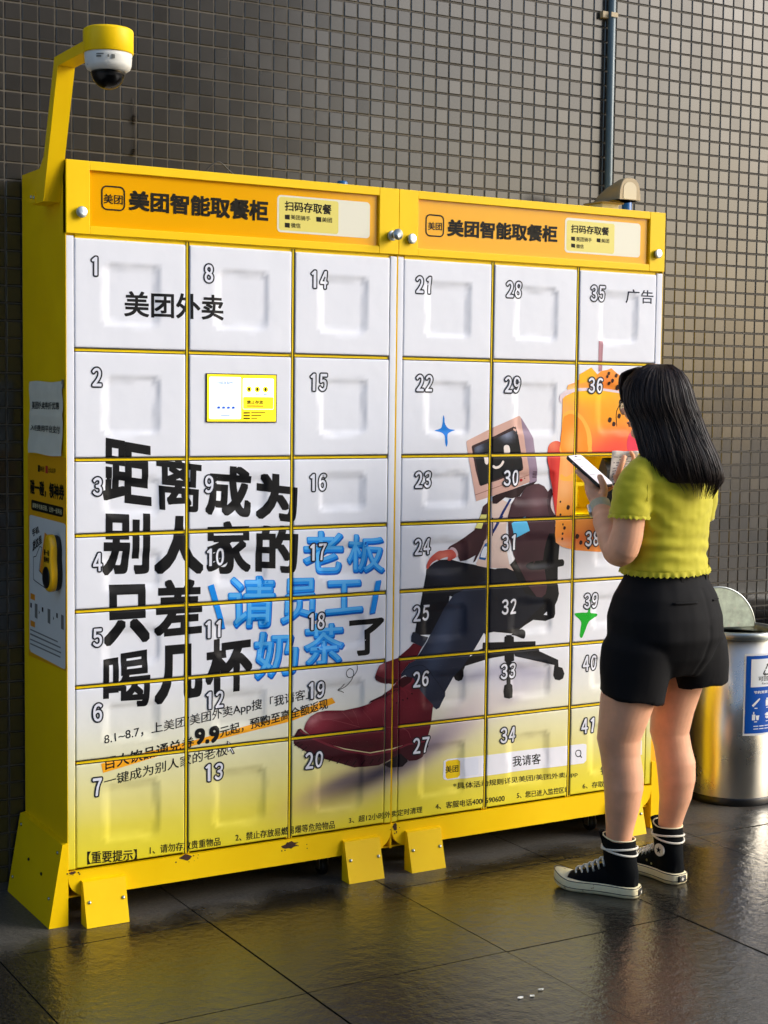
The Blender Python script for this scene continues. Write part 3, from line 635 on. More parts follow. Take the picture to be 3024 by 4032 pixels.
SH = {k: Shade(*v) for k, v in dict(
 ink=((20, 21, 24),), navy=((30, 38, 60),), blue=((24, 146, 240),), bluedark=((6, 96, 196),), bluehi=((92, 186, 252),), white=((238, 239, 244),), num=((226, 229, 240),), numedge=((28, 32, 42),),
 hilite=((250, 172, 30),), cursor=((20, 21, 24),), cursorW=((238, 238, 240),), bar=((238, 240, 250),), icon=((244, 208, 26),), icon2=((228, 233, 248),), qrwhite=((238, 238, 236),),
 starB=((20, 128, 222), (1120, 1432, 14, 30, 0, (70, 170, 245), .6)), starG=((16, 170, 40), (1730, 850, 18, 18, 0, (90, 220, 90), .7)), arrow=((20, 21, 24),), search=((30, 32, 44),),
 chairback=((16, 18, 24),), chairhole=((226, 230, 240),), armrest=((10, 11, 16), (1600, 935, 60, 8, 0, (52, 56, 66), .7)), lever=((18, 19, 24),), stem=((16, 17, 22),), plate=((18, 19, 25),), legR=((17, 18, 24), (1560, 640, 90, 10, -15, (52, 56, 66), .5)), legL=((17, 18, 24),),
 hand=((196, 84, 74), (1230, 985, 26, 14, 0, (232, 138, 118), .7), (1265, 970, 16, 12, 0, (150, 40, 44), .6)), cuff=((208, 182, 188),), backpant=((19, 22, 32), (1222, 930, 60, 30, -20, (44, 50, 66), .7)), frontpant=((30, 37, 55), (1226, 720, 40, 150, -25, (66, 78, 104), .8), (1110, 610, 40, 60, 0, (48, 58, 80), .7)), pantR=((21, 25, 37),),
 shirt=((224, 200, 190), (1490, 1000, 40, 60, 0, (240, 220, 208), .5), (1440, 940, 60, 20, 0, (190, 160, 158), .4)), lanyard=((20, 44, 110),), lanyardb=((16, 20, 40),), badge=((24, 92, 160),), badgeW=((226, 232, 244),),
 jacketL=((66, 42, 48),), jacketL2=((58, 36, 42), (1290, 1010, 50, 30, 30, (92, 62, 66), .6)), jacketR=((70, 46, 54), (1590, 1144, 40, 40, 0, (112, 80, 88), .75), (1596, 1189, 30, 20, 0, (96, 66, 72), .7), (1560, 960, 60, 60, 0, (52, 32, 40), .7)), sleevecuff=((62, 40, 48),), sleevewhite=((226, 208, 208),),
 noteY=((226, 222, 128),), noteB=((96, 196, 244),), thumb=((222, 62, 56), (1645, 1332, 26, 30, 0, (248, 140, 104), .85), (1640, 1263, 14, 50, 0, (176, 22, 34), .6)),
 cuffback=((36, 43, 60),), bootback=((104, 26, 40), (1007, 651, 14, 12, 0, (196, 120, 124), .8), (1080, 690, 40, 30, 0, (70, 14, 26), .5)), bootbacksole=((66, 14, 26),),
 boot=((98, 22, 38), (770, 505, 22, 14, 20, (214, 150, 156), .85), (790, 490, 60, 30, 20, (150, 52, 68), .7), (1000, 528, 90, 26, 20, (142, 48, 62), .7), (1094, 606, 26, 20, 0, (160, 66, 82), .8), (950, 410, 170, 30, -6, (52, 8, 20), .8), (1180, 500, 50, 90, 0, (74, 14, 28), .6), (1120, 520, 40, 40, 0, (126, 36, 50), .5)),
 sole=((62, 18, 30), (850, 425, 120, 12, -14, (96, 34, 46), .6)), welt=((112, 36, 50),), heelgap=((22, 14, 24),), tongue=((58, 12, 24),), lace=((124, 34, 48),), eyelet=((30, 8, 14),), stitch=((146, 66, 76),), crease=((136, 58, 66),), tread=((30, 8, 16),), pantfold=((12, 15, 24),),
 monside=((148, 128, 150), (1580, 1330, 30, 60, 0, (176, 158, 178), .6)), monfront=((208, 168, 156), (1330, 1340, 60, 60, 0, (226, 190, 176), .5), (1450, 1160, 120, 20, 20, (182, 138, 128), .5)), monbezel=((56, 40, 44),), monscreen=((17, 20, 26), (1462, 1366, 22, 16, 0, (150, 160, 186), .75), (1353, 1322, 20, 14, 40, (120, 132, 160), .7)),
 monline=((150, 104, 96),), moneye=((236, 226, 220),), monsmile=((236, 226, 220),), vent=((70, 50, 62),), monbtn=((170, 30, 36),), monshade=((40, 22, 28),),
 straw=((172, 120, 132), (1831, 1630, 6, 80, 0, (214, 170, 176), .6)), topping=((252, 160, 60), (1790, 1560, 30, 24, 0, (250, 196, 40), .7), (1860, 1540, 40, 30, 0, (246, 122, 50), .7), (1720, 1515, 30, 14, 0, (250, 220, 150), .8)), toppiece=((250, 190, 34), (1830, 1570, 20, 24, 0, (240, 160, 20), .6)),
 cup=((250, 158, 70), (1800, 1500, 140, 36, 0, (255, 205, 20), .95), (1870, 1430, 120, 70, 0, (252, 170, 20), .85), (1920, 1330, 110, 60, 0, (250, 86, 60), .95), (1850, 1290, 130, 50, 0, (244, 72, 70), .8), (1700, 1330, 26, 120, 0, (255, 196, 120), .8), (1690, 1180, 40, 60, 0, (250, 190, 130), .7), (1700, 1100, 50, 50, 0, (250, 160, 40), .8), (1760, 1020, 80, 30, 0, (226, 104, 44), .8), (1850, 1030, 60, 40, 0, (150, 40, 30), .7), (1690, 1005, 40, 14, 0, (236, 176, 140), .8)),
 rim=((232, 214, 222), (1700, 1490, 20, 14, 0, (204, 184, 200), .6)), orange=((255, 184, 74),), orangein=((252, 148, 40), (1720, 1340, 26, 40, 0, (255, 190, 100), .8)), blush=((234, 64, 88),), seed=((52, 26, 22),),
).items()}
SEQ = []      # (polygons, shader) from bottom to top
def sj(a): return [(p[0]/1000, p[1]/1000) for p in a]
RANK = {k: i for i, k in enumerate('chairback chairhole lever stem plate legR legL backpant pantR shirt lanyardb lanyard badge badgeW jacketL jacketL2 cuff hand jacketR armrest sleevecuff sleevewhite noteY noteB bootback bootbacksole frontpant cuffback pantfold boot heelgap sole welt tread tongue stitch crease lace eyelet monshade monside monfront monbezel monscreen monline moneye monsmile vent monbtn thumb straw topping toppiece cup orange orangein rim blush seed'.split(), 1)}
ART.sort(key=lambda e: RANK.get(e[1], 0) if e[0] != 'T' else 0)
for e in ART:
    if e[0] == 'P':
        q = sj(e[2]); q = smoothp(q) if e[3] else q
        if e[1].startswith('slash'):
            SEQ.append((tris([(x+.001, z-.004) for x, z in q]), SH['bluedark'])); SEQ.append((tris(q), SH['blue']))
        else: SEQ.append((tris(q), SH[e[1]]))
    elif e[0] == 'S': SEQ.append((stroke_polys(sj(e[2]), e[3]*.34/1000*1.25), SH[e[1]]))
    elif e[0] == 'T':
        q = sj(e[2])
        if e[3] == 'blue':
            q2 = [(x+.0015, z-.005) for x, z in q]; q3 = [(x-.001, z+.003) for x, z in q]
            SEQ.append((lettering(e[1], q2, e[4], 1), SH['bluedark'])); SEQ.append((lettering(e[1], q, e[4], 1, -.006), SH['blue']))
            SEQ.append((lettering(e[1], q3, e[4], 1, -e[4]+.001), SH['bluehi']))
        else: SEQ.append((lettering(e[1], q, e[4], 0), SH[e[3]]))
ART_SEQ = SEQ
def digit_polys(n, cx, cz, h=.046):
    """outlined house-number style digits, centred"""
    s = str(n); wd = .030; out_e = []; out_f = []
    tot = wd*len(s)+.004*(len(s)-1)
    for i, ch in enumerate(s):
        x0 = cx-tot/2+i*(wd+.004); q = [(x0, cz+h/2), (x0+wd, cz+h/2), (x0+wd, cz-h/2), (x0, cz-h/2)]
        if ch == '1':
            pl = [(x0+.007, cz+h/2-.008), (x0+.016, cz+h/2), (x0+.0205, cz+h/2), (x0+.0205, cz-h/2), (x0+.0145, cz-h/2), (x0+.0145, cz+h/2-.0085), (x0+.0085, cz+h/2-.0035+-.001)]
            pl[-1] = (x0+.0095, cz+h/2-.0045-.006); f = tris(pl); ed = list(zip(pl, pl[1:]+pl[:1]))
            out_f += f; out_f += [hull_seg(a, b, .0012, 1) for a, b in ed]; out_e += [hull_seg(a, b, .0056, 1) for a, b in ed]
        else:
            fw_ = chr(0xFF10+int(ch)); tr, ed, (a0, a1, b0, b1) = glyphs(fw_)
            def mp(p): return (x0+.003+(p[0]-a0)/(a1-a0)*(wd-.006), cz-h/2+(p[1]-b0)/(b1-b0)*h)
            out_f += [[mp(p) for p in t] for t in tr]; E_ = [(mp(a), mp(b)) for a, b in ed]
            out_f += [hull_seg(a, b, .0013, 1) for a, b in E_]; out_e += [hull_seg(a, b, .0057, 1) for a, b in E_]
    return out_e, out_f
class Sheet:
    """a panel: rectangle with a surface height function, printed with the art"""
    def __init__(s, x0, x1, z0, z1, recess=None, edge=.005, yoff=0.0, seed=0, step=.0125):
        s.x0, s.x1, s.z0, s.z1, s.rec, s.edge, s.yoff, s.seed = x0, x1, z0, z1, recess, edge, yoff, seed
        def lines(a, b):
            e = edge; n = max(1, round((b-a-2*e)/step))
            return [a, a+e*.12, a+e*.35, a+e*.7]+[a+e+(b-a-2*e)*i/n for i in range(n+1)]+[b-e*.7, b-e*.35, b-e*.12, b]
        s.gx, s.gz = lines(x0, x1), lines(z0, z1)
        s.H = [[s.h0(x, z) for z in s.gz] for x in s.gx]
    def h(s, x, z):
        """height on the faceted panel, so that the print lies exactly on it"""
        i = min(max(bisect.bisect_right(s.gx, x)-1, 0), len(s.gx)-2); j = min(max(bisect.bisect_right(s.gz, z)-1, 0), len(s.gz)-2)
        u = (x-s.gx[i])/(s.gx[i+1]-s.gx[i]); v = (z-s.gz[j])/(s.gz[j+1]-s.gz[j]); H = s.H
        a, b, c, d = H[i][j], H[i+1][j], H[i+1][j+1], H[i][j+1]
        return a+(b-a)*u+(c-b)*v if u >= v else a+(c-d)*u+(d-a)*v
    def h0(s, x, z):
        e = s.edge; d = 0.0
        for t in (x-s.x0, s.x1-x, z-s.z0, s.z1-z):
            if t < e: q = max(0.0, 1-max(t, 0)/e); d += e*.8*(1-math.sqrt(max(0, 1-q*q)))
        if s.rec:
            a0, a1, b0, b1, rr, dep, bev = s.rec
            cx, cz, hx, hz = (a0+a1)/2, (b0+b1)/2, (a1-a0)/2-rr, (b1-b0)/2-rr
            qx, qz = abs(x-cx)-hx, abs(z-cz)-hz
            sd_ = math.hypot(max(qx, 0), max(qz, 0))+min(max(qx, qz), 0)-rr
            if sd_ < .012:
                sd_ += .007*noise.noise((x*21, z*21, s.seed))
                t = min(1, max(0, -sd_/bev)); d += dep*t*t*(3-2*t)
        d += .0007*noise.noise((x*9, z*9, s.seed*1.7))+.0003*noise.noise((x*30, z*30, s.seed))
        return s.yoff+d
    def nrm(s, x, z):
        e = .0008; xa, xb = max(s.x0, x-e), min(s.x1, x+e); za, zb = max(s.z0, z-e), min(s.z1, z+e)
        gx = (s.h0(xb, z)-s.h0(xa, z))/(xb-xa); gz = (s.h0(x, zb)-s.h0(x, za))/(zb-za)
        return Vector((gx, -1, gz)).normalized()
    def begin(s): s.V = []; s.F = []; s.C = []; s.N = []
    def put(s, poly, shade, lift):
        if area(poly) < 0: poly = poly[::-1]
        n = len(s.V); s.F.append(list(range(n, n+len(poly))))
        for x, z in poly:
            nn = s.nrm(x, z); p = Vector((x, s.h(x, z), z))+Vector((0, -lift, 0)); s.V.append(tuple(p)); s.N.append(nn); s.C.append((*shade(x, z), 1))
    def layer(s, polys, shade, lift):
        k = 0
        for p in polys:
            xs = [q[0] for q in p]; zs = [q[1] for q in p]
            if max(xs) <= s.x0 or min(xs) >= s.x1 or max(zs) <= s.z0 or min(zs) >= s.z1: continue
            if abs(area(p)) < 2e-8: continue
            for ax, lo, hi in ((0, s.x0, s.x1), (1, s.z0, s.z1)):
                if len(p) > 2: p = clip(p, ax, lo+.0003, False)
                if len(p) > 2: p = clip(p, ax, hi-.0003, True)
            if len(p) < 3: continue
            k += 1
            for a in split(p, 0, s.gx):
                for b in split(a, 1, s.gz):
                    if len(b) > 2 and abs(area(b)) > 1e-9: s.put(b, shade, lift+.000008*(k % 9))
        return k
    def backdrop(s, shade):
        for i in range(len(s.gx)-1):
            for j in range(len(s.gz)-1):
                a, b, c, d = (s.gx[i], s.gz[j]), (s.gx[i+1], s.gz[j]), (s.gx[i+1], s.gz[j+1]), (s.gx[i], s.gz[j+1])
                s.put([a, b, c], shade, 0); s.put([a, c, d], shade, 0)
    def rimbox(s, thick, shade):
        c = [(s.x0, s.z0), (s.x1, s.z0), (s.x1, s.z1), (s.x0, s.z1)]; f = s.yoff+s.edge*.8+.0004; bk = s.yoff+thick
        for k in range(4):
            a, b = c[k], c[(k+1) % 4]; n = len(s.V)
            s.V += [(a[0], f, a[1]), (b[0], f, b[1]), (b[0], bk, b[1]), (a[0], bk, a[1])]; s.F.append([n, n+3, n+2, n+1])
            d = Vector((b[0]-a[0], 0, b[1]-a[1])).normalized(); nn = Vector((d.z, 0, -d.x))
            s.N += [nn]*4
            for q in (a, b, b, a): s.C.append((*shade(*q), 1))
        n = len(s.V); i_ = .008; s.V += [(x+(i_ if k in (0, 3) else -i_), .0205+s.yoff, z+(i_ if k < 2 else -i_)) for k, (x, z) in enumerate(c)]; s.F.append([n+3, n+2, n+1, n]); s.N += [Vector((0, 1, 0))]*4; s.C += [(.7, .7, .7, 1)]*4
    def build(s, name, parent, mats=None, org=(0, 0, 0)):
        me = bpy.data.meshes.new(name); me.from_pydata([(v[0]-org[0], v[1]-org[1], v[2]-org[2]) for v in s.V], [], s.F); me.materials.append(mats or VIN)
        cl = []; nl = []
        for p in me.polygons:
            for vi in p.vertices: cl += s.C[vi]; nl.append(s.N[vi])
        a = me.color_attributes.new('print_ink', 'FLOAT_COLOR', 'CORNER'); a.data.foreach_set('color', cl)
        me.polygons.foreach_set('use_smooth', [True]*len(me.polygons)); me.update()
        me.normals_split_custom_set(nl)
        o = bpy.data.objects.new(name, me); COL.objects.link(o); o.parent = parent
        return o
# ------------------------------------------------------------------ the two locker cabinets
DOORNO = [[1, 2, 3, 4, 5, 6, 7], [8, 0, 9, 10, 11, 12, 13], [14, 15, 16, 17, 18, 19, 20], [21, 22, 23, 24, 25, 26, 27], [28, 29, 30, 31, 32, 33, 34], [35, 36, 37, 38, 39, 40, 41]]
def print_on(sh, extra=0):
    lift = .0004
    for polys, shd in ART_SEQ:
        if sh.layer(polys, shd, lift): lift += .00009
    return lift
WHT = Shade((231, 234, 243))
def printed_plate(name, x0, x1, z0, z1, parent, yoff=0.0, thick=.012):
    sh = Sheet(x0, x1, z0, z1, None, .003, yoff, 3, .02); sh.begin(); sh.backdrop(paper); print_on(sh); sh.rimbox(thick, paper); return sh.build(name, parent)
LOCK_Y = -.002
def cabinet(name, label, ox, x0, x1, cols, far_left, far_right):
    root = empty(name, (ox, 0, 0)); tag(root, label, 'parcel locker', 'food pick-up lockers')
    def at(o): o.matrix_parent_inverse = Matrix.Translation((-ox, 0, 0)); return o
    zb = ZR[-1]
    # carcass: sides, back, top, skirt  (hollow where the open compartment is)
    b = MB(); yf = .0028
    b.box(x0, x0+.002, 0.0, DEP, .075, ZT); b.box(x1-.002, x1, 0.0, DEP, .075, ZT)
    b.box(x0+.002, x1-.002, DEP-.002, DEP, .075, ZT); b.box(x0+.002, x1-.002, .002, DEP-.002, ZT-.002, ZT)
    b.box(x0+.002, x1-.002, .01, DEP-.002, .075, .079)
    at(b.build('carcass', Y_, root))
    # frame strips seen in the gaps between the doors
    fr = MB(); cx = [XC[c] for c in cols]
    gaps = [cx[0][1], cx[1][0], cx[1][1], cx[2][0]]
    fr.box(cx[0][1]-.004, cx[1][0]+.004, yf, .04, zb, ZR[0]); fr.box(cx[1][1]-.004, cx[2][0]+.004, yf, .04, zb, ZR[0])
    fr.box(x0+.002, cx[0][0]+.004, .0095, .04, zb, ZR[0]); fr.box(cx[2][1]-.004, x1-.002, .0095, .04, zb, ZR[0])
    for z in ZR[1:-1]:
        for c in cx: fr.box(c[0]+.004, c[1]-.004, yf+.001, .04, z-.0075, z+.0075)
    for c in cx: fr.box(c[0]+.004, c[1]-.004, yf+.001, .04, ZR[0]-.02, ZR[0]-.0005)
    at(fr.build('door_frame', YI, root))
    dk = MB()   # dark strips either side of each horizontal frame strip
    for z in ZR[1:-1]:
        for c in cx:
            dk.box(c[0], c[1], yf-.002, yf+.0009, z+.0036, z+.0056); dk.box(c[0], c[1], yf-.002, yf+.0009, z-.0056, z-.0036)
    for c in cx[1:]: dk.box(c[0]-.0022, c[0]-.0002, yf-.0015, yf-.0002, zb, ZR[0]-.003)
    for c in cx[:-1]: dk.box(c[1]+.0002, c[1]+.0022, yf-.0015, yf-.0002, zb, ZR[0]-.003)
    at(dk.build('dark_gap_strip', DARK, root))
    at(printed_plate('side_post', x0+.0005, cx[0][0]-.0015, zb+.002, ZR[0]-.006, root))
    at(printed_plate('side_post', cx[2][1]+.0015, x1-.0005, zb+.002, ZR[0]-.006, root))
    # skirt with rounded lower corners
    sk = MB(); r = .06; pts = [(x0, zb-.003), (x1, zb-.003)]
    for k in range(7): a = k/6*math.pi/2; pts.append((x1-r+r*math.cos(a), .077+r-r*math.sin(a)))
    for k in range(7): a = math.pi/2+k/6*math.pi/2; pts.append((x0+r+r*math.cos(a), .077+r-r*math.sin(a)))
    sk.prism(pts, -.004, .010)
    at(sk.build('skirt', Y_, root))
    rs = random.Random(int(x0*100)+5)
    spots = [(x0+.012, zb-.006, .012, .006), (cx[0][1]+.002, zb-.010, .022, .010), (cx[1][1]+.005, zb-.02, .030, .012)] if far_left else [(x0+.012, zb-.012, .009, .014)]
    for sx, sz, ra, rb in spots:
        ch = MB(); n = 14; ch.prism([(sx+ra*(.5+.6*rs.random())*math.cos(2*math.pi*k/n), sz+rb*(.5+.6*rs.random())*math.sin(2*math.pi*k/n)) for k in range(n)], -.0046, -.0041)
        for _ in range(7):
            px, pz, q = sx+rs.uniform(-2, 2)*ra, sz-rs.uniform(-.4, 1.6)*rb, rs.uniform(.0008, .0025)
            if pz > zb-.004: continue
            ch.prism([(px+q*math.cos(2*math.pi*k/6), pz+q*math.sin(2*math.pi*k/6)) for k in range(6)], -.0046, -.0041)
        at(ch.build('paint_chip', RUST, root))
    # header
    hz0, hz1 = ZR[0]-.0005, ZT; px0, px1 = (x0+.067, x0+.978) if far_left else (x0+.068, x0+.981); pz0, pz1 = 1.936, 2.086
    h = MB(); hy = -.006
    h.box(x0, px0, hy, .02, hz0, hz1, bev=.0015); h.box(px1, x1, hy, .02, hz0, hz1, bev=.0015)
    h.box(px0, px1, hy+.0004, .02, pz1, hz1, bev=.0015); h.box(px0, px1, hy+.0004, .02, hz0, pz0, bev=.0015)
    at(h.build('header_frame', Y_, root))
    pn = MB(); pn.box(px0-.001, px1+.001, .004, .012, pz0-.001, pz1+.001); hp = at(pn.build('header_sign', AMB, root))
    k = 0 if far_left else 1; lf = .0038; ip = MB(); cp = MB(); cy = MB(); sx_ = .0
    mine = [e for e in HEAD if (min(p[0] for p in e[2]) < 1046) == far_left]
    for e in mine:
        q = sj(e[2])
        if e[0] == 'HP':
            if e[1] in ('card', 'cardhalf', 'logo'):
                rr = .012 if e[1] != 'logo' else .016
                xs = [p[0] for p in q]; zs = [p[1] for p in q]; a0, a1, b0, b1 = min(xs), max(xs), min(zs), max(zs)
                if e[1] == 'cardhalf': rr = .008
                def rrect(d):
                    o = []
                    for qx, qz, s0 in ((a1-rr, b1-rr, 0), (a0+rr, b1-rr, 90), (a0+rr, b0+rr, 180), (a1-rr, b0+rr, 270)):
                        for j in range(6): an = R(s0+j*18); o.append((qx+(rr+d)*math.cos(an), qz+(rr+d)*math.sin(an)))
                    return o
                if e[1] == 'logo':
                    o1, o2 = rrect(0), rrect(-.0042); n = len(o1)
                    ip.add([(x, lf-.0006, z) for x, z in o1]+[(x, lf-.0006, z) for x, z in o2], [(j, (j+1) % n, n+(j+1) % n, n+j) for j in range(n)])
                else: (cp if e[1] == 'card' else cy).add([(x, lf-(.0002 if e[1] == 'card' else .0004), z) for x, z in rrect(0)], [list(range(24))])
            elif e[1] == 'sq': ip.add([(x, lf-.0007, z) for x, z in q], [list(range(len(q)))])
        else:
            for j, t in enumerate(lettering(e[1], q, e[4], 0)): ip.add([(x, lf-.0007-.000008*(j % 9), z) for x, z in t], [list(range(len(t)))])
    for mb_, nm, mt in ((cp, 'info_card', CARD), (cy, 'info_card', CARDY), (ip, 'lettering', INK)):
        o = mb_.build(nm, mt, hp)
        for p in o.data.polygons:
            if p.normal.y > 0: p.flip()
    # knob locks
    for kx, kz in (((.041, 1.971), (1.018, 1.968)) if far_left else ((1.088, 1.963), (2.058, 1.972))):
        l = MB(); l.lathe([(.0135, -.006), (.0135, -.013), (.0155, -.014), (.0155, -.0175), (.0140, -.0185), (.0, -.0185)], (kx, 0, kz), 24, axis='y'); lo = at(l.build('lock_knob', CHROME, root))
        if abs(kx-1.018) < .01:
            l2 = MB(); l2.lathe([(.011, -.022), (.011, -.036), (.0165, -.037), (.0165, -.043), (.0, -.044)], (kx+.004, 0, kz+.002), 24, axis='y'); o = l2.build('key_cap', CHROME, lo)
    # feet: wedge boxes bolted under skirt and sides
    feet = [(.0375, .1625), (.871, .9955)] if far_left else [(1.0955, 1.2205), (1.912, 2.037)]
    for f0, f1 in feet:
        m_ = MB(); m_.prism([(-.004, .125), (-.018, .122), (-.052, 0.0), (-.004, 0.0)], f0, f1, plane='yz')
        fo = at(m_.build('foot', Y_, root))
        for q in (f0+.014, f1-.012):
            s_ = MB(); s_.lathe([(.0052, 0), (.0052, -.002), (.003, -.0042), (0, -.0046)], (0, 0, 0), 12, axis='y'); o = s_.build('bolt', CHROME, fo)
            t_ = .45; o.location = (q, -.018-(.034)*t_, .122-.122*t_); o.rotation_euler = (R(-15.5), 0, 0)
    for side, xs_, flag in ((-1, x0, far_left), (1, x1, far_right)):
        if not flag: continue
        m_ = MB(); X0 = xs_; d = side
        vs = [(X0, -.004, .235), (X0, DEP, .235), (X0, DEP, 0), (X0, -.004, 0), (X0+d*.016, -.004, .232), (X0+d*.016, DEP, .232), (X0+d*.056, DEP, 0), (X0+d*.056, -.004, 0)]
        m_.add(vs, [(0, 3, 2, 1), (4, 5, 6, 7), (0, 1, 5, 4), (3, 7, 6, 2), (0, 4, 7, 3), (1, 2, 6, 5)]); fo = at(m_.build('side_foot', Y_, root))
        for yy, zz in ((.02, .205), (.03, .075), (.35, .205), (.35, .05), (.12, .12), (.24, .13)):
            s_ = MB(); s_.lathe([(.0052, 0), (.0052, d*.002), (.003, d*.0042), (0, d*.0046)], (0, 0, 0), 12, axis='x'); o = s_.build('bolt', CHROME if abs(yy-.18) > .1 else DARK, fo)
            o.location = (X0+d*(.016+.04*(1-zz/.232)), yy, zz); o.rotation_euler = (0, R(9.5)*d, 0)
    # casters under the floor plate
    for qx in (x0+.14, x1-.20):
        for qy in (.08, .30):
            w_ = MB(); w_.lathe([(.0, -.011), (.026, -.011), (.029, -.006), (.029, .006), (.026, .011), (0, .011)], (qx, qy, .029), 24, axis='x'); wo = at(w_.build('caster', BLACKP, root))
            f_ = MB(); f_.box(qx-.017, qx-.013, qy-.012, qy+.012, .02, .074); f_.box(qx+.013, qx+.017, qy-.012, qy+.012, .02, .074); o = f_.build('fork', STEEL, wo)
    # doors
    for ci, c in enumerate(cols):
        dx0, dx1 = XC[c]
        for r_ in range(7):
            no = DOORNO[c][r_]; z1, z0 = ZR[r_]-(.0055 if r_ else .011), ZR[r_+1]+(.0055 if r_ < 6 else .0035)
            if no == 37: open_box(root, at, dx0, dx1, z0, z1); continue
            wd, ht = dx1-dx0, z1-z0
            rec = (dx0+wd*.235, dx0+wd*.785, z0+ht*.185, z1-ht*.195,   .032, .0058, .026) if no else None
            sh = Sheet(dx0, dx1, z0, z1, rec, .0055, 0.0, no*3.1+c); sh.begin(); sh.backdrop(paper); lift = print_on(sh); sh.rimbox(.0065, WHT)
            d = at(sh.build('door', root))
            if no:
                e_, f_ = digit_polys(no, NUM[no][0]/1000, NUM[no][1]/1000, .048)
                ns = Sheet(dx0, dx1, z0, z1, rec, .0055, 0.0, no*3.1+c); ns.begin(); ns.layer(e_, SH['numedge'], lift+.0002); ns.layer(f_, SH['num'], lift+.0004)
                o = ns.build('door_number', d)
            else: screen(d)
    return root
def screen(d):
    x0, x1, z0, z1 = .4165, .6355, 1.4065, 1.5405; y = -.0035
    b = MB(); b.box(x0-.003, x1+.003, y+.0008, .003, z0-.003, z1+.003); fr = b.build('screen', BLACKP, d)
    EY, EW, EB, ED, EO = emit('lit_yellow', (255, 226, 40), .62), emit('lit_white', (226, 236, 255), .72), emit('lit_blue', (40, 80, 180), .5), emit('lit_dark', (60, 50, 20), .2), emit('lit_red', (220, 90, 30), .5)
    m = MB(); k = [0]
    def R_(a0, a1, b0, b1, mi, rr=.004):
        k[0] += 1; yy = y-.00012*k[0]; X0, X1, Z0, Z1 = x0+(x1-x0)*a0, x0+(x1-x0)*a1, z1-(z1-z0)*b1, z1-(z1-z0)*b0; o = []
        for qx, qz, s0 in ((X1-rr, Z1-rr, 0), (X0+rr, Z1-rr, 90), (X0+rr, Z0+rr, 180), (X1-rr, Z0+rr, 270)):
            for j in range(4): an = R(s0+j*30); o.append((qx+rr*math.cos(an), yy, qz+rr*math.sin(an)))
        m.add(o, [list(range(16))], mi)
    def T_(t, a0, a1, b0, b1, mi, bold=.01):
        k[0] += 1
        q = [(x0+(x1-x0)*a0, z1-(z1-z0)*b0), (x0+(x1-x0)*a1, z1-(z1-z0)*b0), (x0+(x1-x0)*a1, z1-(z1-z0)*b1), (x0+(x1-x0)*a0, z1-(z1-z0)*b1)]
        for j, t_ in enumerate(lettering(t, q, bold)): m.add([(x, y-.00012*k[0]-.000006*(j % 9), z) for x, z in t_], [list(range(len(t_)))], mi)
    R_(0, 1, 0, 1, 0, .0005); R_(.03, .485, .05, .95, 1); R_(.51, .965, .07, .74, 1)
    R_(.515, .96, .47, .73, 0, .003); T_('扫码存取件', .14, .37, .14, .21, 2); T_('禁止存放', .57, .81, .54, .63, 3, .03); R_(.57, .81, .655, .68, 4, .0005)
    for q in (.60, .72, .84): R_(q-.04, q+.04, .24, .37, 0, .008); R_(q-.018, q+.018, .265, .345, 3, .004); R_(q-.03, q+.03, .40, .415, 2, .0003)
    for q in (.14, .21, .28, .35): R_(q, q+.04, .68, .73, 2, .001)
    R_(.19, .32, .87, .885, 2, .0003)
    for q in (.80, .86, .92): R_(.515, .61, q, q+.03, 3, .0005); R_(.63, .84-(q-.8), q, q+.02, 3, .0005)
    o = m.build('display', [EY, EW, EB, ED, EO], fr, fix=False)
    for p in o.data.polygons:
        if p.normal.y > 0: p.flip()
LEDM = emit('compartment_led', (236, 244, 255), 22.0)
def open_box(root, at, x0, x1, z0, z1):
    b = MB(); D_ = .30
    b.box(x0+.004, x0+.006, .012, D_, z0, z1); b.box(x1-.006, x1-.004, .012, D_, z0, z1); b.box(x0+.006, x1-.006, D_, D_+.002, z0, z1)
    b.box(x0+.006, x1-.006, .012, D_, z0, z0+.002); b.box(x0+.006, x1-.006, .012, D_, z1-.002, z1)
    b.box(x0+.0062, x0+.020, .016, .020, z0+.03, z1-.10); b.box(x0+.060, x0+.085, D_-.03, D_-.001, z0+.04, z0+.075)
    c = at(b.build('compartment', YI, root))
    l_ = MB(); l_.box(x0+.0062, x0+.009, .06, .075, z0+.03, z1-.01); l_.build('led_strip', LEDM, c)
    s_ = MB(); s_.box(x0+.006, x0+.045, .0135, .02, z1-.10, z1-.088); o = s_.build('latch_plate', YI, c)
    # the door itself, swung right out on its right-hand hinge
    sh = Sheet(x0, x1, z0, z1, None, .0055, 0.0, 5); sh.begin(); sh.backdrop(WHT); sh.rimbox(.012, WHT)
    d = sh.build('door', root); d.matrix_parent_inverse = Matrix.Translation((-root.location.x, 0, 0))@Matrix.Translation((x1+.004, .004, 0))@Matrix.Rotation(R(87), 4, 'Z')@Matrix.Translation((-x1-.004, -.004, 0))
    d['label'] = 'open door swung out on its hinge'
HEAD = [e for e in ART if e[0] in ('H', 'HP')]
ART_ = None
cab1 = cabinet('locker_cabinet', 'yellow food locker on the left, doors 1 to 20 and a lit screen', .52, 0.0, XJ-.0006, (0, 1, 2), True, False)
cab2 = cabinet('locker_cabinet', 'yellow food locker on the right, doors 21 to 41, one door open', 1.57, XJ+.0006, W2, (3, 4, 5), False, True)
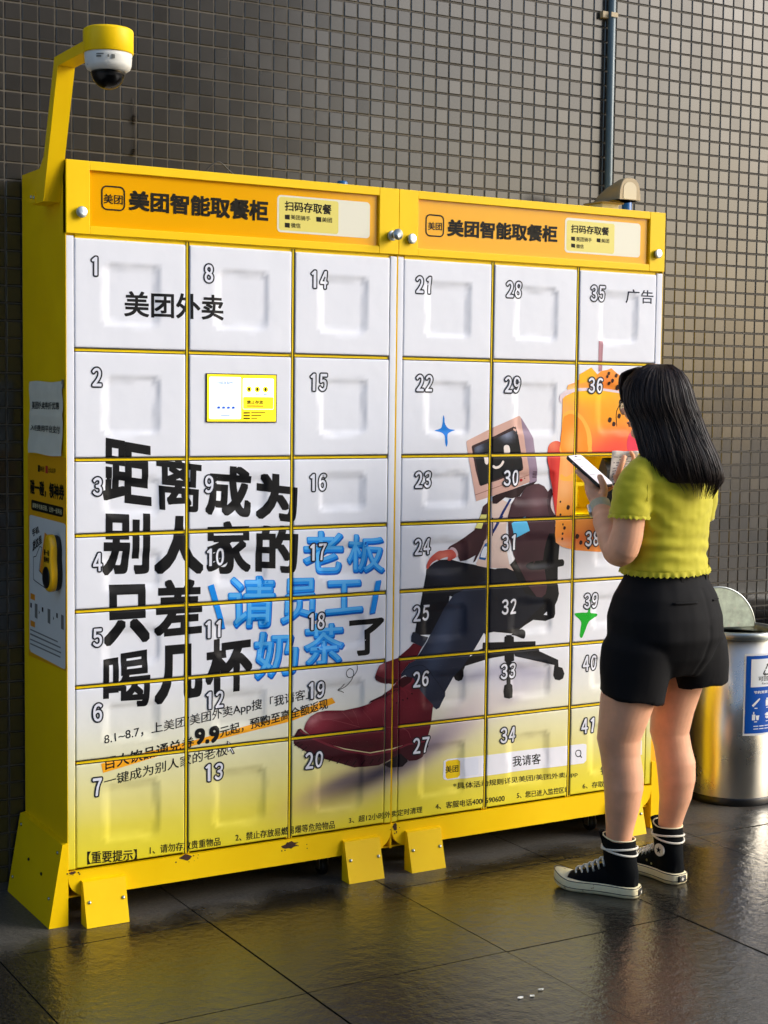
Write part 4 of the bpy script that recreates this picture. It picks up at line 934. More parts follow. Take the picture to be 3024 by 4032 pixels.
# ------------------------------------------------------------------ dome camera on its bent arm
r = empty('security_camera', (-.02, .1, 2.1)); tag(r, 'dome security camera on a bent yellow arm bolted to the locker side', 'security camera')
def at_(o, r):
    o.parent = r; o.matrix_parent_inverse = Matrix.Translation(-Vector(r.location)); return o
a = MB()
a.prism([(.041, 1.999), (.146, 1.999), (.147, 2.031), (.036, 2.118), (-.055, 2.3640), (-.330, 2.3640), (-.330, 2.3370), (-.082, 2.3370)], -.0475, -.0008, plane='yz')
at_(a.build('arm', Y_, None), r)
p_ = MB(); p_.box(-.0495, -.0475, .105, .150, 2.002, 2.030); at_(p_.build('bracket', Y_, None), r)
for q in ((.138, 2.020), (.114, 2.016)):
    s_ = MB(); s_.lathe([(.005, 0), (.005, -.002), (0, -.004)], (-.0495, q[0], q[1]), 10, axis='x'); at_(s_.build('bolt', CHROME, None), r)
cx_, cy_ = -.020, -.382
h = MB(); h.lathe([(.0, 2.3760), (.056, 2.3760), (.0605, 2.3730), (.0615, 2.3690), (.0615, 2.3180), (.0600, 2.3160), (.0, 2.3160)], (cx_, cy_, 0), 56); at_(h.build('hood', Y_, None), r)
h = MB(); h.lathe([(.0, 2.3158), (.0585, 2.3158), (.058, 2.3070), (.0565, 2.2890), (.0535, 2.2800), (.046, 2.2750), (.043, 2.2730), (.0, 2.2730)], (cx_, cy_, 0), 56); bo = at_(h.build('housing', WHITEP, None), r)
lb = MB()
for u0, u1, z0, z1 in ((-.42, -.10, 2.3045, 2.3070), (-.42, -.20, 2.2980, 2.3020), (.06, .12, 2.2980, 2.3040), (.22, .36, 2.2950, 2.3050)):
    for k in range(4):
        A = -math.pi/2-.45+u0+(u1-u0)*k/4; B = -math.pi/2-.45+u0+(u1-u0)*(k+1)/4; rr = .0588
        lb.add([(cx_+rr*math.cos(A), cy_+rr*math.sin(A), z0), (cx_+rr*math.cos(B), cy_+rr*math.sin(B), z0), (cx_+rr*math.cos(B), cy_+rr*math.sin(B), z1), (cx_+rr*math.cos(A), cy_+rr*math.sin(A), z1)], [(0, 1, 2, 3)])
at_(lb.build('rating_label', mat('label_grey', (95, 97, 92), .6), None), r)
GD = bpy.data.materials.new('smoked_dome'); GD.use_nodes = True; q = GD.node_tree.nodes['Principled BSDF']
q.inputs['Base Color'].default_value = (.22, .22, .22, 1); q.inputs['Transmission Weight'].default_value = 1; q.inputs['Roughness'].default_value = .04; q.inputs['IOR'].default_value = 1.3
d = MB(); d.lathe([(.0420*math.cos(t), 2.2730-.0430*math.sin(t)) for t in [k/12*math.pi/2 for k in range(13)]], (cx_, cy_, 0), 48, cap=False); at_(d.build('dome', GD, None), r)
d = MB(); d.lathe([(.036*math.cos(t), 2.2727-.034*math.sin(t)) for t in [k/8*math.pi/2 for k in range(9)]], (cx_, cy_, 0), 32); at_(d.build('lens_unit', BLACKP, None), r)

# ------------------------------------------------------------------ things on and behind the locker tops
r = empty('hooded_sensor', (2.0, .16, ZT)); tag(r, 'beige shell-shaped hood on a cream base on top of the right locker', 'hooded sensor')
b = MB(); b.box(1.957, 2.030, .165, .235, ZT, 2.152, bev=.003); at_(b.build('base', CREAMB, None), r)
b = MB(); b.box(1.950, 2.045, .155, .262, 2.152, 2.1585, bev=.002); at_(b.build('hinge_plate', BEIGE, None), r)
h = MB(); rings = []
for y, hw_, hh in ((.098, .0455, .072), (.102, .0475, .0745), (.130, .047, .073), (.160, .044, .064), (.200, .040, .052), (.240, .034, .034), (.272, .026, .012)):
    rg = [(2.024-hw_, y, 2.160)]
    for k in range(13):
        t = k/12*math.pi; rg.append((2.024-hw_*math.copysign(abs(math.cos(t))**.55, math.cos(t))*(1-.16*math.sin(t)), y, 2.160+hh*math.sin(t)**.62))
    rg.append((2.024+hw_, y, 2.160)); rings.append(rg)
h.ring_tube(rings, 0, True, True); ho = at_(h.build('shell', BEIGE, None), r)
for p in ho.data.polygons:
    if len(p.vertices) > 4: p.use_smooth = False
h = MB(); pts = [(2.024-.030, 2.162), (2.024+.026, 2.162)]+[(2.024-.002+.028*math.cos(t), 2.196+.024*math.sin(t)) for t in [k/8*math.pi for k in range(9)]]
h.prism(pts, .0965, .0985); at_(h.build('front_lens', mat('pale_lens', (205, 192, 160), .3), None), r)
for x in (1.042, 2.150):
    b = MB(); b.lathe([(0, 1.9), (.0175, 1.9), (.0175, 2.168 if x < 2 else 2.176), (.015, 2.172 if x < 2 else 2.180), (.0, 2.172 if x < 2 else 2.180)], (x, .345 if x < 2 else .27, 0), 24)
    o = b.build('blue_pipe_end', BLUEP); tag(o, 'blue plastic pipe end showing above the joint between the lockers' if x < 2 else 'blue plastic pipe end beside the beige hood', 'pipe', 'blue pipe ends')
r = empty('conduit_pipe', (2.143, WALLY, 2.0)); tag(r, 'grey-blue conduit pipe running up the tiled wall', 'pipe')
b = MB(); b.lathe([(0, .0), (.0135, .0), (.0135, 4.35), (0, 4.35)], (2.146, WALLY-.0205, 0), 20); at_(b.build('pipe', GREYP, None), r)
for z in (2.845, 3.45):
    b = MB(); b.box(2.104, 2.131, WALLY-.022, WALLY-.0035, z-.012, z+.012, bev=.002); b.box(2.131, 2.161, WALLY-.037, WALLY-.0345, z-.008, z+.008); at_(b.build('clamp', BEIGE, None), r)
c = MB(); c.tube(smoothl([(.50, .22, ZT+.004), (.515, .225, 2.150), (.555, .23, 2.178), (.60, .235, 2.150), (.66, .24, ZT+.006), (.75, .25, ZT+.004)], 8), .0022, 6)
tag(c.build('black_cable', BLACKP), 'thin black cable looping up from the left locker top', 'cable')
c = MB(); yw = WALLY-.006
c.tube(smoothl([(.3435, yw, 2.368), (.346, yw-.004, 2.34), (.348, yw, 2.32)], 5), .0011, 6)
c.tube([(.348, yw, 2.296), (.350, yw, 2.262), (.349, yw, 2.222)], .0007, 6)
for zc, n in ((2.308, 5), (2.212, 4)):
    for k in range(n): c.lathe([(.0045, -.001), (.0065, 0), (.0045, .001)], (.348, yw, zc+(k-n/2)*.0055), 12, cap=True)
tag(c.build('wall_hook_wire', mat('rusty_wire', (46, 38, 32), .7)), 'thin rusty wire with two small springs hanging on the tiles', 'wire')

# ------------------------------------------------------------------ left flank of the locker: notice, poster, tap reader
def flat_side(mb, polys, x, mi):
    for j, t in enumerate(polys): mb.add([(x-.000008*(j % 9), -a_, z_) for a_, z_ in t], [list(range(len(t)))], mi)
def face_left(o):
    for p in o.data.polygons:
        if p.normal.x > 0: p.flip()
    return o
PSH = [mat('poster_amber', (240, 172, 6), .4), mat('poster_white', (226, 226, 218), .4), INK, mat('poster_red', (190, 40, 40), .4), mat('poster_pale', (240, 226, 170), .4), mat('poster_grey', (120, 118, 110), .5), mat('poster_orange', (240, 150, 20), .4)]
pr = empty('tap_poster', (0, .17, .72)); tag(pr, 'amber and white instruction poster stuck on the locker side', 'poster')
b = MB(); b.add([(-.0008, .337, .711), (-.0008, .002, .716), (-.0008, .002, 1.306), (-.0008, .337, 1.306)], [(0, 1, 2, 3)]); at_(face_left(b.build('sheet', PSH[0], None, False)), pr)
b = MB(); lift = .0010
for e in SIDE:
    q = [(p[0]/1000, p[1]/1000) for p in e[2]]
    if e[0] == 'T':
        if '优惠' in e[1] or '平台' in e[1]: continue
        flat_side(b, lettering(e[1], q, e[4], 0), -lift-.0006, 2 if e[3] == 'ink' else 4)
    else:
        lift_ = {'white': .0010, 'pill': .0011, 'phone': .0012, 'redicon': .0011}.get(e[1], .0013)
        flat_side(b, tris(q), -lift_, {'white': 1, 'pill': 2, 'redicon': 3, 'phone': 6, 'line': 5, 'tag': 6, 'ph': 5, 'dot': 2, 'squareicon': 2}[e[1]])
hq = [(p[0]/1000, p[1]/1000) for p in HANDP[0]]
flat_side(b, [hull_seg(a_, c_, .0012, 1) for a_, c_ in zip(hq, hq[1:]+hq[:1])], -.0016, 2)
at_(face_left(b.build('print', PSH, None, False)), pr)
n = MB(); N1, N2 = 14, 18
for i in range(N1+1):
    for j in range(N2+1):
        u, v = i/N1, j/N2; y = .306-.290*u+.004*math.sin(v*9); z = 1.309+.205*v+.002*math.sin(u*7)
        d_ = .003+.006*abs(noise.noise((u*3, v*4, 2)))+.004*math.exp(-((v-.52)/.05)**2)+(.006*(1-v)**6)
        n.v.append((-d_, y, z))
for i in range(N1):
    for j in range(N2): k = i*(N2+1)+j; n.f.append([k, k+1, k+N2+2, k+N2+1]); n.mi.append(0); n.sm.append(True)
nr = n.build('paper_notice', PAPER, fix=False); tag(nr, 'crumpled white paper notice with two typed lines taped on the locker side', 'notice')
b = MB()
for e in SIDE:
    if e[0] == 'T' and ('优惠' in e[1] or '平台' in e[1]):
        q = [(p[0]/1000, p[1]/1000) for p in e[2]]
        for j, t in enumerate(lettering(e[1], q, .012)):
            for tt in ([t] if len(t) == 3 else [[t[0], t[k], t[k+1]] for k in range(1, len(t)-1)]):
                vs = []
                for a_, z_ in tt:
                    y_ = -a_; u, v = (.306-y_)/.290, (z_-1.309)/.205
                    d_ = .003+.006*abs(noise.noise((u*3, v*4, 2)))+.004*math.exp(-((v-.52)/.05)**2)+(.006*(1-v)**6)
                    vs.append((-d_-.0022-.000008*(j % 9), y_, z_))
                b.add(vs, [(0, 1, 2)])
o = face_left(b.build('lettering', INK, nr, False))
n = MB(); n.box(-.004, -.0035, .010, .026, 1.495, 1.519); n.build('tape', mat('clear_tape', (150, 140, 110), .3), nr)
tr_ = empty('tap_reader', (0, .06, .94)); tag(tr_, 'yellow rounded tap reader sticking out of the side poster', 'card reader')
def lozenge(s, x):   # outline in (y,z): round top, waist, wider round bottom
    o = []
    for k in range(40):
        t = 2*math.pi*k/40; c_, s__ = math.cos(t), math.sin(t)
        hw = .036+.004*(-s__)-.006*math.exp(-((s__-.1)/.25)**2); o.append((x, .062+hw*s*math.copysign(abs(c_)**.75, c_)*(1), 1.012+.080*s*math.copysign(abs(s__)**.9, s__)))
    return o
b = MB(); b.ring_tube([lozenge(.93, -.0012), lozenge(.97, -.006), lozenge(.97, -.016)], 0, True, False); at_(b.build('back_shell', BLACKP, None), tr_)
b = MB(); b.ring_tube([lozenge(.98, -.016), lozenge(1.0, -.018), lozenge(1.0, -.030), lozenge(.96, -.034), lozenge(.9, -.0355)], 0, True, True); fo = at_(b.build('cover', mat('reader_yellow', (250, 190, 8), .3), None), tr_)
b = MB(); b.lathe([(0, -.0355), (.030, -.0355), (.030, -.0375), (.027, -.0385), (0, -.0385)], (0, .066, .972), 32, axis='x'); at_(b.build('tap_pad', BLACKP, None), tr_)
b = MB(); yq = lambda a0, a1, z0, z1: [(-a1, z1), (-a0, z1), (-a0, z0), (-a1, z0)]
flat_side(b, lettering('碰一碰', yq(.04, .086, 1.034, 1.05), .03), -.0362, 0); flat_side(b, lettering('领神券', yq(.04, .086, 1.014, 1.03), .03), -.0362, 0)
at_(face_left(b.build('lettering', INK, None, False)), tr_)

# ------------------------------------------------------------------ steel bins
def ring_arc(c, r0, z0, z1, a0, a1, n, off=0.0):
    return [[(c[0]+(r0+off)*math.cos(a0+(a1-a0)*k/n), c[1]+(r0+off)*math.sin(a0+(a1-a0)*k/n), z) for k in range(n+1)] for z in (z0, z1)]
def bin_(loc, label, rad, H, disc, grp):
    r = empty('recycling_bin', (loc[0], loc[1], 0)); tag(r, label, 'bin', grp)
    b = MB(); b.lathe([(0, 0), (rad+.002, 0), (rad+.003, .006), (rad+.003, .026), (rad, .030), (0, .030)], (0, 0, 0), 64); b.build('base_ring', BLACKP, r)
    b = MB(); b.lathe([(rad, .030), (rad-.0004, .2), (rad, H-.022), (rad-.003, H-.0225), (rad-.003, .031)], (0, 0, 0), 96, cap=False); b.build('drum', STEEL, r)
    b = MB(); b.lathe([(rad+.0005, H-.026), (rad+.004, H-.024), (rad+.004, H-.004), (rad, H), (rad-.014, H), (rad-.02, H-.012), (rad-.02, H-.03)], (0, 0, 0), 64, cap=False); b.build('rim', CHROME, r)
    if disc:
        GAL = mat('galvanised_flap', (192, 204, 186), .4, .45, var=.25, vscale=28, stain=((205, 205, 190), 40, .66))
        b = MB(); rr = rad-.016; pts = [(rr*math.cos(math.pi*k/28), rr*math.sin(math.pi*k/28)) for k in range(29)]
        b.prism(pts, -.003, .003); o = b.build('flap', GAL, r); o.location = (-.03, .05, H-.006); o.rotation_euler = (R(-6), 0, R(-14))
        b = MB(); b.tube([(rr*math.cos(math.pi*k/28), 0, rr*math.sin(math.pi*k/28)) for k in range(29)], .0042, 8); e = b.build('flap_edge', CHROME, o)
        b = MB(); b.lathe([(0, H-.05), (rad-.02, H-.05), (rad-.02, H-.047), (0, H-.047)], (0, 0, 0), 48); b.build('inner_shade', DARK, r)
    else:
        b = MB(); b.lathe([(rad-.015, H-.004), (rad-.02, H+.012), (rad-.05, H+.035), (0, H+.045)], (0, 0, 0), 48); b.build('lid', BLACKP, r)
        b = MB(); b.lathe([(rad-.05, H+.036), (rad-.035, H+.040), (rad-.03, H+.032)], (0, 0, 0), 48, cap=False); b.build('lid_trim', CHROME, r)
    return r
bb = bin_((2.655, .205), 'stainless steel bin with a blue recycling label and its flap standing up', .166, .640, True, 'steel bins by the wall')
bin_((3.07, .205), 'dark-lidded steel bin at the right edge of the photo', .166, .655, False, 'steel bins by the wall')
# wrap-around label, printed flat then bent round the drum
LBW = mat('label_white', (226, 230, 232), .35); LBB = mat('label_blue', (4, 78, 172), .4, spec=.25); LBK = mat('label_black', (30, 34, 40), .4); LBG = mat('label_grey_text', (90, 96, 104), .4)
lab = MB(); RL = .166; LZ = .018
def bend(u, z, lift): a_ = R(-85)+u/RL; return ((RL+lift)*math.cos(a_), (RL+lift)*math.sin(a_), z+LZ)
def lab_put(polys, lift, mi):
    for j, p in enumerate(polys):
        for q in split(p, 0, [k*.008-.12 for k in range(31)]):
            if len(q) > 2 and abs(area(q)) > 1e-9:
                if area(q) < 0: q = q[::-1]
                lab.add([bend(u, z, lift+.000008*(j % 9)) for u, z in q], [list(range(len(q)))], mi)
def rect(a, b, c, d): return [(a, c), (b, c), (b, d), (a, d)]
def qd(a, b, c, d): return [(a, d), (b, d), (b, c), (a, c)]
lab_put([rect(-.100, .100, .246, .548)], .0015, 0); lab_put([rect(-.094, .094, .254, .540)], .0019, 1); lab_put([rect(-.075, .075, .425, .528)], .0023, 0)
tri = [(0, .512), (.026, .470), (-.026, .470)]
for k in range(3):
    a, b = tri[k], tri[(k+1) % 3]; L_ = lambda t: (a[0]+(b[0]-a[0])*t, a[1]+(b[1]-a[1])*t)
    lab_put([hull_seg(L_(.08), L_(.36), .0028, 1), hull_seg(L_(.50), L_(.82), .0028, 1)], .0027, 2)
    d_ = Vector((b[0]-a[0], b[1]-a[1])).normalized(); n_ = Vector((-d_.y, d_.x)); e_ = Vector(L_(.98)); f_ = Vector(L_(.78))
    lab_put([[tuple(e_), tuple(f_+n_*.007), tuple(f_-n_*.007)]], .0029, 2)
lab_put(lettering('可回收物', qd(-.046, .046, .446, .464), .02), .0027, 2); lab_put(lettering('Recylable', qd(-.030, .030, .431, .441), .01), .0027, 3)
lab_put(lettering('节约资源 循环利用', qd(-.062, .062, .400, .411), .02), .0023, 0)
for cx0, cz0, kind in ((-.052, .368, 0), (0, .368, 1), (.052, .368, 2), (-.052, .318, 3), (0, .318, 4), (.052, .318, 5)):
    sh_ = {0: [[(cx0-.017, cz0-.010), (cx0-.011, cz0-.016), (cx0+.008, cz0+.002), (cx0+.017, cz0+.013), (cx0+.013, cz0+.016), (cx0+.003, cz0+.008)]],
           1: [rect(cx0-.009, cx0+.009, cz0-.015, cz0+.008), rect(cx0-.006, cx0+.006, cz0+.009, cz0+.015)],
           2: [hull_seg((cx0+.009*math.cos(k), cz0+.009*math.sin(k)), (cx0+.009*math.cos(k+.7), cz0+.009*math.sin(k+.7)), .003, 1) for k in [i*.7 for i in range(9)]],
           3: [rect(cx0-.015, cx0-.002, cz0-.015, cz0+.006), rect(cx0-.011, cx0-.006, cz0+.007, cz0+.016), [(cx0+.003, cz0-.015), (cx0+.012, cz0-.015), (cx0+.015, cz0+.002), (cx0, cz0+.002)]],
           4: [[(cx0-.013, cz0+.004), (cx0, cz0+.012), (cx0+.013, cz0+.004), (cx0, cz0-.003)], [(cx0-.009, cz0), (cx0, cz0-.005), (cx0+.009, cz0), (cx0+.009, cz0-.008), (cx0, cz0-.013), (cx0-.009, cz0-.008)]],
           5: [[(cx0-.008, cz0-.014), (cx0+.008, cz0-.014), (cx0+.008, cz0+.004), (cx0+.014, cz0+.002), (cx0+.010, cz0+.013), (cx0+.004, cz0+.015), (cx0, cz0+.009), (cx0-.004, cz0+.015), (cx0-.010, cz0+.013), (cx0-.014, cz0+.002), (cx0-.008, cz0+.004)]]}[kind]
    lab_put([t for s_ in sh_ for t in tris(s_)], .0023, 0)
    lab_put([rect(cx0-.006, cx0+.006, cz0-.0225, cz0-.0195)], .0023, 0)
for z_ in (.279, .269): lab_put([rect(-.06+k*.024, -.06+k*.024+.02, z_, z_+.003) for k in range(5)], .0023, 0)
lo = lab.build('recycling_label', [LBW, LBB, LBK, LBG], bb, False)

# ------------------------------------------------------------------ yellow board beyond the lockers, black bag in the open box
r = MB(); r.prism([(2.168, 0.0), (2.262, 0.0), (2.262, .86), (2.150, .86), (2.150, .40)], .09, .105)
r.box(2.160, 2.255, .105, .15, 0.0, .012)
tag(r.build('yellow_board', mat('orange_yellow', (250, 172, 4), .4, var=.05)), 'orange-yellow board standing between the right locker and the steel bin', 'board')
BAGM = mat('black_paper', (16, 16, 18), .5, var=.2, vscale=20, bump=.4, bscale=30)
b = MB(); rings = []
for z, w_, d_ in ((1.098, .066, .050), (1.103, .070, .054), (1.18, .071, .054), (1.245, .070, .044), (1.273, .070, .020), (1.284, .070, .006)):
    rg = []
    for sx_, sy_ in ((-1, -1), (-.5, -1.03), (.2, -.97), (1, -1), (1, 1), (0, 1), (-1, 1)):
        rg.append((1.985+sx_*w_+.003*noise.noise((z*20, sx_*3, sy_)), (.078+sy_*d_*.52)+.003*noise.noise((z*15, sx_*4, 9)), z))
    rings.append(rg)
b.ring_tube(rings, 0, True, False); bag = b.build('takeaway_bag', BAGM); tag(bag, 'black paper takeaway bag standing inside the open locker compartment', 'bag')
b = MB(); yb = .078-.0325
for j, t in enumerate(lettering('COFFEE', [(1.928, 1.206), (2.016, 1.206), (2.016, 1.190), (1.928, 1.190)], .01)): b.add([(x, yb-.000008*(j % 9), z) for x, z in t], [list(range(len(t)))])
for t in tris([(1.945, 1.216), (1.985, 1.216), (1.977, 1.246), (1.968, 1.234)]): b.add([(x, yb, z) for x, z in t], [(0, 1, 2)])
for j, t in enumerate(lettering('coffee', [(1.94, 1.124), (1.98, 1.124), (1.98, 1.118), (1.94, 1.118)], 0)): b.add([(x, yb-.000008*(j % 9), z) for x, z in t], [list(range(len(t)))])
o = b.build('lettering', mat('bag_print', (190, 190, 190), .5), bag, False)
for p in o.data.polygons:
    if p.normal.y > 0: p.flip()
# white flecks on the wet floor
FL = mat('white_fleck', (225, 225, 215), .5); k = 0
for fx_, fy_, lb_ in ((0.800, -1.045, 'larger pale fleck on the wet floor, leftmost of three'), (0.834, -1.049, 'small pale fleck on the wet floor, middle of three'), (0.877, -1.025, 'pale curled fleck on the wet floor, nearest the sneaker')):
    b = MB(); n_ = 9; rs = random.Random(k); k += 1
    ro = [(.008*(.6+.6*rs.random())*math.cos(2*math.pi*i/n_), .005*(.6+.6*rs.random())*math.sin(2*math.pi*i/n_)) for i in range(n_)]
    b.v = [(x, y, .0035+.002*rs.random()) for x, y in ro]+[(x, y, .0022) for x, y in ro]
    b.f = [list(range(n_)), list(range(2*n_-1, n_-1, -1))]+[[i, n_+i, n_+(i+1) % n_, (i+1) % n_] for i in range(n_)]; b.mi = [0]*len(b.f); b.sm = [False]*len(b.f)
    o = b.build('petal_fleck', FL); o.location = (fx_, fy_, 0); tag(o, lb_, 'fleck', 'pale flecks on the floor')
# ------------------------------------------------------------------ the woman at the lockers (local axes: a = to the right, b = into the picture, z = up)
PX, PY, PYAW = 1.6745, -.5487, -R(30.5096)
SKIN = mat('skin', (234, 174, 138), .48, spec=.35, var=.09, vscale=18, sss=.12, bump=.14, bscale=420, rvar=.08)
HAIR = bpy.data.materials.new('dark_hair'); HAIR.use_nodes = True
t = HAIR.node_tree; p = t.nodes['Principled BSDF']; p.inputs['Roughness'].default_value = .42; p.inputs['Specular IOR Level'].default_value = .3
tc = t.nodes.new('ShaderNodeTexCoord'); mp = t.nodes.new('ShaderNodeMapping'); mp.inputs['Scale'].default_value = (160, 160, 5); n = t.nodes.new('ShaderNodeTexNoise'); n.inputs['Scale'].default_value = 1; n.inputs['Detail'].default_value = 3
t.links.new(tc.outputs['Object'], mp.inputs[0]); t.links.new(mp.outputs[0], n.inputs['Vector'])
cr = t.nodes.new('ShaderNodeMix'); cr.data_type = 'RGBA'; cr.inputs[6].default_value = (.007, .005, .005, 1); cr.inputs[7].default_value = (.048, .027, .020, 1)
mr = t.nodes.new('ShaderNodeMapRange'); mr.inputs[1].default_value = .35; mr.inputs[2].default_value = .7; t.links.new(n.outputs[0], mr.inputs[0]); t.links.new(mr.outputs[0], cr.inputs[0]); t.links.new(cr.outputs[2], p.inputs['Base Color'])
TOP = mat('chartreuse_cotton', (196, 186, 26), .8, var=.05, vscale=10, bump=.25, bscale=500, sheen=.2)
SHORT = mat('black_twill', (13, 13, 16), .8, spec=.2, var=.12, vscale=12, bump=.2, bscale=600)
CANV = mat('black_canvas', (11, 14, 17), .85, spec=.12, bump=.3, bscale=700)
RUB = mat('aged_rubber', (240, 228, 186), .5, var=.10, vscale=25, stain=((170, 150, 100), 40, .68))
LACE = mat('cotton_lace', (228, 222, 206), .7)
def rings_from(spec, n=28):
    """spec: (a, b, z, ru, rv, yaw_deg) horizontal ellipses, ru along the yaw direction"""
    out = []
    for a, b, z, ru, rv, yw in spec:
        c, s_ = math.cos(R(yw)), math.sin(R(yw)); rg = []
        for k in range(n):
            t = 2*math.pi*k/n; u, v = ru*math.cos(t), rv*math.sin(t); rg.append((a+u*c-v*s_, b+u*s_+v*c, z))
        out.append(rg)
    return out
def dense(spec, k=4):
    o = []
    for i in range(len(spec)-1):
        for j in range(k):
            t = j/k; t2 = t*t*(3-2*t)*.5+t*.5; o.append(tuple(x+(y-x)*t2 for x, y in zip(spec[i], spec[i+1])))
    return o+[tuple(spec[-1])]
TY = 45      # torso: right-hand side points along +45 deg in (a, b)
torso = [(.005, .02, .70, .110, .090, TY), (.004, .02, .78, .150, .112, TY), (.0, .02, .86, .148, .112, TY), (-.006, .02, .95, .133, .101, TY), (-.008, .02, 1.02, .134, .102, TY), (-.006, .018, 1.10, .145, .106, TY), (-.004, .015, 1.18, .156, .108, TY), (-.006, .012, 1.25, .160, .100, TY), (-.008, .012, 1.29, .140, .082, TY), (-.012, .014, 1.315, .098, .066, TY), (-.018, .018, 1.335, .058, .054, TY), (-.024, .026, 1.37, .048, .048, TY), (-.03, .032, 1.41, .048, .05, TY)]
body = MB(); body.ring_tube(rings_from(dense(torso)))
# head (faces left and into the picture, tipped down)
HC = Vector((-.050, .036, 1.482)); HF = Vector((-.78, .60, -.18)).normalized(); HR = Vector((HF.y, -HF.x, 0)).normalized(); HU = HR.cross(HF).normalized()
def hp_(r_, f_, u_): return HC+HR*r_+HF*f_+HU*u_
bm = bmesh.new(); bmesh.ops.create_uvsphere(bm, u_segments=32, v_segments=24, radius=1)
for v in bm.verts:
    x, y, z = v.co; r_ = .072*x*(1-.16*max(0, -z)**1.5*(1 if y > -.3 else .4)); f_ = .090*y-.004; u_ = .108*z
    if y > 0 and z < 0: f_ += .006*(-z)*y
    v.co = hp_(r_, f_, u_)
body.frombm(bm)
def blob(r_, f_, u_, sr, sf, su, q=12):
    bm = bmesh.new(); bmesh.ops.create_uvsphere(bm, u_segments=q, v_segments=q, radius=1)
    for v in bm.verts: v.co = hp_(r_+v.co.x*sr, f_+v.co.y*sf, u_+v.co.z*su)
    body.frombm(bm)
blob(0, .092, -.018, .011, .016, .013); blob(0, .086, .004, .007, .010, .026); blob(0, .080, -.052, .022, .011, .007); blob(0, .079, -.063, .018, .011, .007); blob(0, .072, -.088, .022, .018, .018)
blob(.030, .072, .012, .017, .009, .006); blob(-.030, .072, .012, .017, .009, .006); blob(.036, .062, -.03, .024, .02, .022); blob(-.036, .062, -.03, .024, .02, .022); blob(.071, -.002, -.012, .006, .014, .028); blob(-.071, -.002, -.012, .006, .014, .028)
# legs
Lleg = [(-.070, -.030, .80, .070, .080, TY), (-.100, -.048, .70, .084, .090, 20), (-.120, -.055, .60, .083, .090, 10), (-.134, -.056, .53, .073, .078, 5), (-.1455, -.052, .475, .0655, .066, 5), (-.140, -.05, .43, .060, .062, 5), (-.130, -.052, .37, .0605, .062, 0), (-.128, -.056, .33, .059, .062, 0), (-.131, -.056, .27, .0515, .053, 0), (-.136, -.048, .20, .0415, .043, 0), (-.1375, -.042, .155, .0375, .039, 0), (-.137, -.041, .12, .033, .034, 0), (-.134, -.041, .06, .026, .028, 0)]
Rleg = [(.076, .070, .80, .070, .080, TY), (.070, .085, .70, .080, .088, 20), (.052, .095, .60, .074, .082, 10), (.040, .097, .53, .0655, .072, 5), (.033, .10, .465, .060, .063, 5), (.044, .098, .42, .058, .06, 5), (.054, .094, .375, .060, .061, 0), (.058, .092, .32, .057, .058, 0), (.056, .096, .26, .049, .050, 0), (.047, .105, .20, .040, .041, 0), (.0425, .112, .155, .0345, .037, 0), (.040, .112, .12, .031, .033, 0), (.038, .110, .06, .026, .028, 0)]
body.ring_tube(rings_from(dense(Lleg))); body.ring_tube(rings_from(dense(Rleg)))
# arms
Larm = [(-.100, -.080, 1.272), (-.125, -.100, 1.235), (-.136, -.108, 1.16), (-.144, -.110, 1.09), (-.158, -.100, 1.040), (-.172, -.070, 1.048), (-.184, -.030, 1.088), (-.196, .020, 1.135), (-.203, .056, 1.166), (-.207, .066, 1.182)]
body.tube(smoothl(Larm, 4), [r for r in [.038, .043, .046, .047, .044, .041, .037, .031, .0265, .0255] for _ in range(4)][:37], 20)
Rarm = [(.100, .100, 1.272), (.118, .125, 1.235), (.115, .165, 1.15), (.100, .215, 1.075), (.065, .250, 1.065), (.0, .255, 1.12), (-.060, .245, 1.18), (-.098, .232, 1.215)]
body.tube(smoothl(Rarm, 4), [r for r in [.046, .048, .045, .041, .038, .034, .028, .025] for _ in range(4)][:29], 20)
# left hand: palm under the phone, forefinger along its edge, thumb over the screen
def finger(pts, r0, r1):
    q = smoothl(pts, 4); n = len(q); body.tube(q, [r0+(r1-r0)*k/(n-1) for k in range(n-1)]+[r1*.55], 10)
body.tube(smoothl([(-.206, .062, 1.176), (-.210, .074, 1.194), (-.214, .084, 1.214), (-.216, .092, 1.230)], 4), [(.021, .026), (.021, .027), (.019, .031), (.018, .033), (.018, .033), (.018, .034), (.0175, .034), (.017, .034), (.016, .034), (.015, .034), (.014, .033), (.013, .032), (.011, .028)], 16)
finger([(-.222, .072, 1.218), (-.240, .078, 1.236), (-.257, .092, 1.252), (-.270, .108, 1.268)], .0105, .0075)
finger([(-.222, .092, 1.226), (-.235, .110, 1.240), (-.246, .132, 1.254), (-.240, .150, 1.262)], .0100, .0075)
finger([(-.214, .104, 1.222), (-.214, .126, 1.232), (-.212, .148, 1.244), (-.204, .158, 1.254)], .0098, .0074)
finger([(-.200, .104, 1.206), (-.186, .114, 1.202), (-.170, .118, 1.208), (-.152, .112, 1.219)], .0092, .0070)
finger([(-.196, .060, 1.186), (-.190, .052, 1.210), (-.197, .050, 1.234), (-.206, .064, 1.256)], .0145, .0090)
